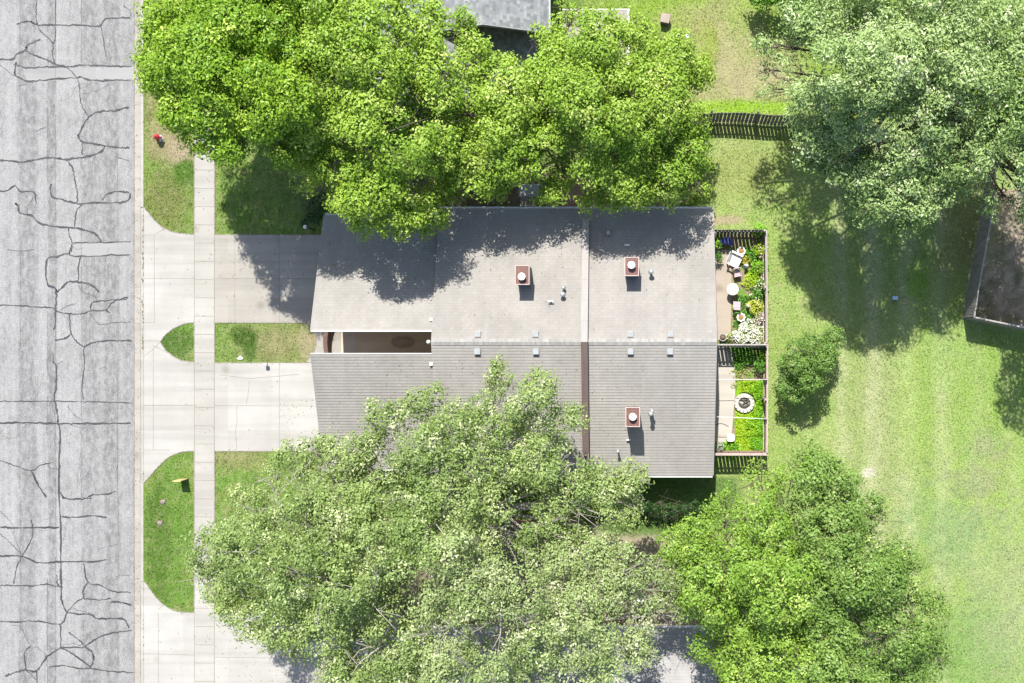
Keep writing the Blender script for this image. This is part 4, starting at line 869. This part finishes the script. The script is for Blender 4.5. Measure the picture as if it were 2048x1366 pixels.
def tree(name, label, cat, blobs_px, base_px, pal, leaf=.16, dens=10, nleaf=13, tuft=.24, trunk=.24, bark='bark', seed=1, fork=3.5, gap=.1, mat='leaf', twigs=6, aspect=.62, group=None, squash=.85, vary=.13, low=-.35, hole=.29, dz=0, zv=.9, fill=260):
    r = np.random.default_rng(seed); blobs = []
    for (px, py, rp, z) in blobs_px:
        zj = z+dz+r.uniform(-zv, zv)*(rp > 50); x, y, _ = P(px, py, zj); blobs.append((x, y, zj, rp*(HC-zj)/FP*1.03))
    bx, by, _ = P(*base_px); t = thing(name, label, cat, (bx, by, 0), group)
    build('trunk', limbs((bx, by), fork, blobs, trunk, r, twigs), M[bark], t, True)
    Pn, N, idx, T = crown_points(blobs, dens, tuft, nleaf, r, gap, squash, low, hole, fill); pal = np.array(pal)
    tc = r.random(len(T)); w_ = fbm(T[:, 0]*.45+seed, T[:, 1]*.45+T[:, 2]*.3, 3); k = np.clip((w_-.35)/.3, 0, 1)*.6+tc*.4
    base = pal[0]*(1-k)[:, None]+pal[1]*k[:, None]; pick = r.random(len(T)) < .07; base[pick] = pal[2]
    c = base[idx]; tip = r.random(len(idx)) < .04; c[tip] = pal[2]*.6+pal[1]*.4; c = c*(1+vary*(r.random((len(idx), 1))-.5)*2); L = leaf*(.5+1.0*r.random(len(idx)))
    leaves('crown', Pn, N, L, np.clip(c, .005, .9), M[mat], t, aspect, seed, .3); return t
NR = 'green trees in the row above the duplex'
tree('shade_tree', 'dense round lime green tree at the upper left, overhanging the kerb', 'tree',
     [(430,130,125,7.5),(345,115,72,7.6),(335,170,58,8),(360,55,70,7.8),(440,15,90,8.2),(520,70,90,8.6),(400,225,75,8.6),(475,255,78,9.2),(540,190,90,9.2),(565,290,48,8),(540,-25,80,8.2),(600,120,60,8.6),(300,130,30,7),(440,150,120,9)], (520, 190),
     [(.15,.29,.018),(.27,.42,.035),(.40,.53,.08)], .125, 6.5, 42, .34, .22, seed=3, gap=.0, group=NR, dz=1.1, hole=.3)
tree('shade_tree', 'broad bright green tree leaning over the upper garage roof', 'tree',
     [(600,260,60,8),(640,330,60,8),(750,400,70,7.3),(720,340,72,8.3),(800,420,55,7.2),(845,405,58,6.8),(890,372,46,6.1),(680,230,90,9.5),(780,270,90,9),(720,120,100,9.6),(640,40,90,8.8),(750,20,80,8.8),(850,180,70,8.6),(870,280,68,7.4),(830,90,45,8.6),(690,400,40,7.4),(870,30,30,8.2),(860,75,45,8.6),(900,150,45,8.8),(740,180,80,9.4),(925,350,34,6.2),(580,200,50,8)], (760, 250),
     [(.18,.315,.028),(.30,.44,.055),(.43,.54,.12)], .125, 5.8, 42, .35, .3, seed=4, group=NR, hole=.31)
tree('shade_tree', 'wide bright green tree over the middle of the upper roof edge', 'tree',
     [(960,330,62,8.3),(950,140,55,8.8),(1000,200,85,9.6),(930,60,38,8),(930,230,66,9),(1125,130,66,9.5),(1105,75,42,8.5),(1145,30,34,8),(1080,250,88,9.6),(1160,230,80,10),(1060,320,62,8.3),(1130,350,45,7.4),(985,372,34,7.4),(1100,378,34,7.2),(1010,300,60,9),(1080,180,60,9.6)], (1040, 260),
     [(.18,.315,.028),(.30,.44,.058),(.43,.54,.125)], .125, 5.8, 42, .35, .28, seed=5, group=NR, dz=-2.3, hole=.31)
tree('shade_tree', 'bright green tree above the right part of the duplex, right end of the row', 'tree',
     [(1210,110,80,9.5),(1300,135,80,9.2),(1375,155,52,8),(1345,85,32,7.6),(1200,210,80,9.8),(1290,230,88,9.6),(1370,245,52,8.2),(1230,335,82,8.2),(1230,388,36,7),(1180,385,34,7.1),(1290,380,36,7.2),(1345,378,34,7.2),(1395,330,34,7.2),(1400,390,20,3),(1330,320,72,7.8),(1375,290,44,7.5),(1180,300,60,8.5),(1270,70,40,8.5)], (1280, 230),
     [(.185,.32,.03),(.31,.445,.062),(.44,.54,.13)], .125, 5.8, 42, .35, .26, seed=6, group=NR, dz=-1.6, hole=.31)
tree('silver_maple', 'large silvery green maple filling the upper right corner', 'tree',
     [(1560,95,58,6.8),(1615,170,78,7.6),(1590,45,45,7.2),(1640,60,80,8.6),(1720,30,90,9.5),(1830,40,100,9.6),(1950,50,110,9.4),(2045,100,90,9),(1720,150,105,10.4),(1850,170,115,10.5),(1970,200,110,9.8),(1650,260,68,8),(1620,300,42,7),(1740,290,88,9),(1860,300,88,9),(1960,320,78,8.4),(2040,330,62,8),(1760,385,70,7.6),(1800,430,42,7.2),(1860,395,58,7.4),(1710,400,30,7),(1545,180,30,6.4),(2005,395,42,7),(2110,330,90,8),(2125,430,80,7.6),(2165,540,95,8.4),(2130,500,60,8.6),(2050,400,44,7),(1700,330,50,8),(1650,340,34,7),(1530,140,28,6.4),(2110,220,90,8.6)], (1850, 230),
     [(.18,.285,.075),(.335,.45,.17),(.57,.65,.38)], .145, 6, 36, .37, .34, 'bark', 7, mat='leafgloss', aspect=.45, vary=.22, gap=.05, fill=150, hole=.32)
PB = 'pale barked trees covering the bottom of the photo'
sp = [(.17,.255,.065),(.30,.39,.125),(.50,.56,.28)]
tree('pale_barked_tree', 'pale barked tree at the lower left, reaching over the sidewalk', 'tree',
     [(440,1095,58,7.6),(430,1150,46,7.6),(520,1010,55,8),(595,930,50,7.6),(510,1100,76,9),(480,1190,56,7.8),(560,1215,78,8.8),(580,1280,42,7.8),(620,1040,88,9.6),(650,1150,98,10.5),(690,960,62,8.6),(720,1060,88,10),(680,1260,88,9.6),(770,1290,86,9.6),(700,1350,68,8.8),(760,1170,94,10.5),(655,905,28,7.4),(540,960,30,7.6),(700,925,46,7.4),(650,900,32,7.1)], (690, 1150),
     sp, .11, 6.2, 36, .34, .28, 'barkpale', 8, twigs=6, gap=.08, hole=.31)
tree('pale_barked_tree', 'pale barked tree whose branches reach over the lower duplex roof', 'tree',
     [(790,835,56,7.6),(860,830,56,8),(755,880,48,8),(860,900,76,9),(950,885,70,9),(990,775,42,7.4),(1070,795,62,8),(1125,830,46,7.6),(1050,865,66,8.4),(930,830,42,7.8),(900,960,78,9.6),(1000,960,74,9.4),(1095,945,64,9),(1190,945,46,7.6),(1245,965,44,7.4),(1285,955,24,7),(800,990,66,9.4),(870,1040,86,10),(975,1050,60,8.8),(1190,1000,54,7.8),(1110,1035,50,8),(1150,1085,36,7.4),(1050,1090,46,8),(1265,1000,26,7),(1250,1030,32,7),(990,735,18,7),(815,945,44,7.8),(735,935,38,7.6)], (960, 1010),
     sp, .11, 6.2, 36, .34, .28, 'barkpale', 9, twigs=6, gap=.08, hole=.31)
tree('pale_barked_tree', 'pale barked tree over the bottom house, ragged with many white twigs', 'tree',
     [(930,1130,76,10),(880,1230,98,10.5),(1000,1210,86,10),(1100,1160,72,9),(1150,1250,84,9.2),(1060,1310,86,9.6),(940,1340,88,9.6),(1180,1330,64,8.6),(1270,1290,50,8),(1230,1150,72,8),(1320,1160,54,7.6),(1200,1090,44,7.6),(1345,1210,44,7.4),(1290,1230,48,7.6),(840,1350,70,9)], (1040, 1220),
     [(.19,.27,.085),(.32,.40,.155),(.52,.57,.32)], .11, 5.8, 36, .34, .28, 'barkpale', 10, twigs=6, gap=.15, hole=.3)
tree('shade_tree', 'bright yellow green tree at the bottom right beside the pale barked trees', 'tree',
     [(1450,1005,42,7.2),(1430,1080,66,8.2),(1510,1080,76,9.2),(1370,1110,46,7.6),(1450,1180,86,9.2),(1550,1170,84,10.2),(1520,1310,86,9.2),(1440,1290,52,7.8),(1480,1370,58,7.8),(1600,1280,70,9.6),(1440,1235,40,8),(1515,950,46,6.8),(1535,1000,56,7.8),(1580,960,46,7.4),(1350,1070,30,7),(1490,1030,50,8)], (1500, 1190),
     [(.15,.275,.03),(.26,.40,.06),(.37,.49,.11)], .12, 5.8, 42, .35, .26, seed=11)
tree('shade_tree', 'mid green maple at the bottom right corner spreading onto the open lawn', 'tree',
     [(1630,920,46,7.2),(1640,980,66,8.2),(1575,1015,46,8.6),(1660,1070,84,9.6),(1700,1170,96,10.2),(1785,1120,54,7.8),(1825,1200,62,7.8),(1868,1210,36,7),(1760,1270,86,8.8),(1660,1330,92,9.4),(1840,1310,54,7.8),(1700,1370,78,8.8),(1600,1120,60,9.4),(1790,1350,60,8),(1740,1030,40,7.4),(1600,925,40,7.2),(1690,990,44,7.6),(1870,1300,34,7.2),(1645,1200,70,10)], (1690, 1190),
     [(.12,.22,.04),(.21,.325,.07),(.31,.41,.12)], .12, 5.8, 40, .35, .28, seed=12)
tree('small_tree', 'small round mid green tree alone on the back lawn beside the gardens', 'tree',
     [(1598,745,48,2.2),(1635,700,46,2.5),(1583,768,34,1.9),(1655,690,36,2.1),(1618,722,50,2.7),(1600,770,30,1.8),(1575,735,28,1.9)], (1610, 728),
     [(.10,.21,.035),(.16,.27,.055),(.26,.36,.10)], .09, 28, 16, .16, .07, seed=13, fork=.9, gap=.0, hole=0)
tree('shrub', 'dark green conifer shrub beside the upper driveway near the garage corner', 'shrub',
     [(628,420,24,1.2),(640,400,18,.9),(615,440,14,.6),(628,430,20,1.9)], (629, 424),
     [(.03,.09,.02),(.05,.12,.03),(.07,.15,.04)], .09, 40, 13, .11, .05, seed=14, fork=.4, gap=0, hole=0)
tree('shrub', 'dark green shrub at the top edge between the lawn and the maple', 'shrub',
     [(1530,-12,34,1.5),(1575,-8,38,1.8),(1620,-12,36,1.7)], (1575, -10),
     [(.06,.16,.015),(.09,.22,.02),(.16,.33,.03)], .13, 22, 13, .17, .06, seed=15, fork=.5, gap=0, hole=0)
# garden plants
def plant(label, px, py, rp, h, pal, seed, leaf=.10, dens=85, name='garden_plant', cat='plant', petals=None, group='plants in the two walled gardens'):
    r = np.random.default_rng(seed); x, y, _ = P(px, py); rad = rp/33.; t = thing(name, label, cat, (x, y, 0), group)
    n = int(dens*rad*rad*math.pi*9); a = r.random(n)*2*math.pi; q = np.sqrt(r.random(n))*rad*(1+.22*np.sin(a*3+seed)+.12*np.sin(a*7+seed))
    z = h*np.sqrt(np.clip(1-(q/(rad*1.3))**2, .05, 1))*(.45+.6*r.random(n)); cen = np.stack([x+q*np.cos(a), y+q*np.sin(a), z], 1)
    N = np.stack([np.cos(a)*.5, np.sin(a)*.5, np.full(n, .8)], 1); pal = np.array(pal)*1.25; k = r.random((n, 1)); c = pal[0]*(1-k)+pal[1]*k
    leaves('foliage', cen, N, leaf*(.6+.8*r.random(n)), c, M['leaf'], t, .5, seed, .6)
    mb = MB()
    for i in range(5): b = r.random()*6.28; mb.tube([(x, y, 0), (x+rad*.3*math.cos(b), y+rad*.3*math.sin(b), h*.5), (x+rad*.6*math.cos(b), y+rad*.6*math.sin(b), h*.8)], [.012, .009, .005], 5)
    build('stem', mb, M['bark'], t)
    if petals is not None:
        m = petals[1]; j = r.integers(0, n, m); c2 = cen[j]+np.array([0, 0, .05]); pc = np.array(petals[0])[None]*(.85+.3*r.random((m, 1)))
        leaves('blossoms', c2, np.tile([0, .1, 1.], (m, 1)), .06*(.7+.7*r.random(m)), np.clip(pc, 0, .85), M['petal'], t, .9, seed+1, .3)
LG = [(.10,.26,.012),(.20,.42,.02)]; MG = [(.06,.18,.02),(.12,.30,.03)]; YGr = [(.24,.40,.01),(.38,.50,.03)]
tree('added_hedge', 'dark green planting added to fill out the shade below the duplex, left of the bottom right trees', 'added_hedge', [(x, 1015+(i%2)*3, 15, z) for z in (1.15, .7) for i, x in enumerate(range(1165, 1425, 19))], (1290, 1016), [(.022,.06,.012),(.03,.08,.018),(.05,.10,.02)], .09, 26, 13, .13, .03, seed=16, fork=.3, gap=0, twigs=1, hole=0)  # dark shrubs added to stretch the shade band below the duplex
plant('tall light green plant in the top right corner of the flower garden', 1516, 463, 11, 1.5, LG, 21)
plant('leafy green climber between the house wall and the blue bench', 1431, 490, 9, 1.2, LG, 22)
plant('leafy green plant on the house side beside the white armchair', 1435, 515, 8, .9, MG, 23)
plant('yellow green bush with pink and white blossoms by the top right fence', 1518, 500, 13, .8, YGr, 24, petals=((.8, .7, .7), 40))
plant('orange tinged leafy plant right of the white armchair', 1491, 520, 9, .5, [(.22,.34,.02),(.42,.34,.05)], 25)
plant('mid green plant right of the upper planter', 1501, 508, 12, .6, MG, 26)
plant('lime green plant in the middle right of the flower garden', 1515, 535, 14, .6, LG, 27, petals=((.8, .5, .35), 14))
plant('bright lime ground plant right of the upper pink chair', 1503, 560, 15, .4, YGr, 28)
plant('green rose bush with pale pink blooms by the fence', 1520, 572, 12, .7, MG, 29, petals=((.85, .6, .6), 60))
plant('mid green plant with cream blooms by the fence', 1515, 590, 12, .7, MG, 30, petals=((.85, .8, .6), 20))
plant('golden flowering bush left of the fence in the flower garden', 1510, 615, 14, .8, [(.22,.36,.02),(.46,.46,.05)], 31, petals=((.85, .75, .3), 60))
plant('mid green patch above the lower planter', 1485, 600, 10, .35, MG, 32)
plant('mid green patch around the lower planter', 1487, 638, 19, .3, MG, 33)
plant('greyish pink flowering plant by the lower right fence', 1518, 637, 11, .7, [(.25,.30,.15),(.40,.38,.28)], 34, petals=((.8, .65, .65), 90))
plant('white flowering carpet along the bottom of the flower garden', 1496, 664, 22, .4, [(.30,.38,.16),(.45,.50,.3)], 35, petals=((.85, .82, .80), 750))
plant('white flowering plant in the bottom right of the flower garden', 1516, 668, 16, .45, [(.18,.30,.05),(.35,.42,.12)], 36, petals=((.85, .78, .76), 260))
plant('olive plant beside the round grey pot', 1459, 674, 7, .5, [(.14,.24,.03),(.3,.36,.1)], 37, petals=((.8, .78, .7), 20))
plant('low white flowers between the pot and the white carpet', 1474, 672, 9, .3, [(.20,.28,.07),(.36,.40,.2)], 38, petals=((.85, .84, .8), 160))
plant('dark green bushy plant in the shade below the dividing fence', 1484, 712, 20, .5, MG, 39)
plant('light green sapling in the upper right of the fire pit garden', 1525, 710, 8, 1.2, LG, 40)
plant('green shrub below the sapling in the fire pit garden', 1517, 730, 12, .9, MG, 41)
plant('weedy yellow green patch beside the pale patio', 1482, 745, 16, .2, [(.20,.32,.03),(.32,.38,.1)], 42, dens=22)
plant('weeds along the patio edge left of the fire pit', 1468, 770, 7, .2, [(.20,.32,.05),(.34,.40,.15)], 43, dens=16)
plant('grey leaved plant against the house near the white stool', 1437, 892, 9, .8, [(.18,.24,.16),(.32,.36,.28)], 44)
plant('lime groundcover patch in the bottom left of the fire pit garden', 1462, 897, 14, .3, LG, 45)
# bright ground cover in the lower garden
r = np.random.default_rng(77); n = 15000; px = 1472+60*r.random(n); py = 762+142*r.random(n)
ok = ((px-1488)**2+(py-806)**2 > 23**2) & ((px > 1478) | (py > 815)); px, py = px[ok], py[ok]; n = len(px)
k = np.clip((px-1490)/30+(fbm(px/9, py/9)-.5)*2.5, 0, 1)[:, None]; hgt = .10+.22*k[:, 0]
cen = np.stack([(px-X0)/40, (Y0-py)/40, hgt*(.3+.8*r.random(n))], 1)
gc = leaves('ground_cover', cen, np.tile([0, .1, 1.], (n, 1)), .085*(.6+.8*r.random(n)), (np.array([.30,.47,.012])*(1-k)+np.array([.15,.38,.014])*k)*(.7+.6*r.random((n, 1))), M['leaf'], None, .6, 5, .6)
gc['kind'] = 'stuff'; gc['label'] = 'bright lime green ground cover filling the fire pit garden'; gc['category'] = 'ground cover'
# grass tufts over the turf
n = 330000; r = np.random.default_rng(88); px = 286+1790*r.random(n); py = -10+1390*r.random(n); bad = np.zeros(n, bool); jx = r.normal(0, 1.7, n)+5*(fbm(px/7, py/7)-.5); jy = r.normal(0, 1.7, n)+5*(fbm(px/6+9, py/6)-.5)
for ps in slabs+[[(640, 425), (1425, 415), (1425, 955), (640, 940)], [(660, 1262), (1430, 1262), (1430, 1400), (660, 1400)], [(800, 330), (1340, 330), (1340, 415), (800, 415)], [(0, -20), (288.5, -20), (288.5, 1400), (0, 1400)], [(1932, 640), (1985, 390), (2100, 390), (2100, 700)], [(1425, 466), (1532, 466), (1532, 908), (1425, 908)]]: bad |= inpoly(px+jx, py+jy, ps)
px, py = px[~bad], py[~bad]; c = lawncol(px, py); keep = (c[:, 1] > c[:, 0]*1.03) | (r.random(len(px)) < .35); px, py, c = px[keep], py[keep], c[keep]; n = len(px)
a = r.random(n)*6.28; nn = np.stack([np.cos(a)*.8, np.sin(a)*.8, np.full(n, .55)], 1)
cen = np.stack([(px-X0)/40, (Y0-py)/40, .015+.025*r.random(n)], 1)
g = leaves('grass', cen, nn, .075*(.6+.8*r.random(n)), np.clip(c*(.75+.7*r.random((n, 1))), 0, .8), M['blade'], None, .35, 6, .35); g['kind'] = 'stuff'

# fallen leaves and bits on the paving, road and roof
r = np.random.default_rng(99); L = []
for n, (x0, x1, y0, y1), z in ((60, (290, 640, 470, 640), .04), (110, (430, 640, 470, 560), .04), (30, (290, 640, 725, 900), .04), (60, (560, 640, 800, 900), .04), (60, (288, 640, 1150, 1366), .04), (160, (430, 640, 1200, 1366), .04), (120, (0, 266, 0, 1366), ZR+.02), (120, (389, 429, 0, 1366), .04), (150, (267, 280, 0, 1366), ZR+.03)):
    px = r.uniform(x0, x1, n); py = r.uniform(y0, y1, n); L.append(np.stack([(px-X0)/40, (Y0-py)/40, np.full(n, z)], 1))
for n, (x0, x1, y0, y1) in ((420, (650, 1420, 425, 560)), (60, (650, 1420, 560, 680)), (300, (650, 1300, 720, 940))):
    for k in range(n):
        x, y, z = RF(r.uniform(x0, x1), r.uniform(y0, y1))
        if x < XM: z -= (SLG-SL)*abs(y)
        L.append(np.array([[x, y, z+.035]]))
cen = np.concatenate(L); n = len(cen); k = r.random((n, 1)); c = np.array([.20, .22, .05])*k+np.array([.22, .16, .09])*(1-k)
lit = leaves('leaf_litter', cen, np.tile([0, 0, 1.], (n, 1)), .05*(.5+1.1*r.random(n)), c*(.6+.8*r.random((n, 1))), M['blade'], None, .6, 8, .25); lit['kind'] = 'stuff'
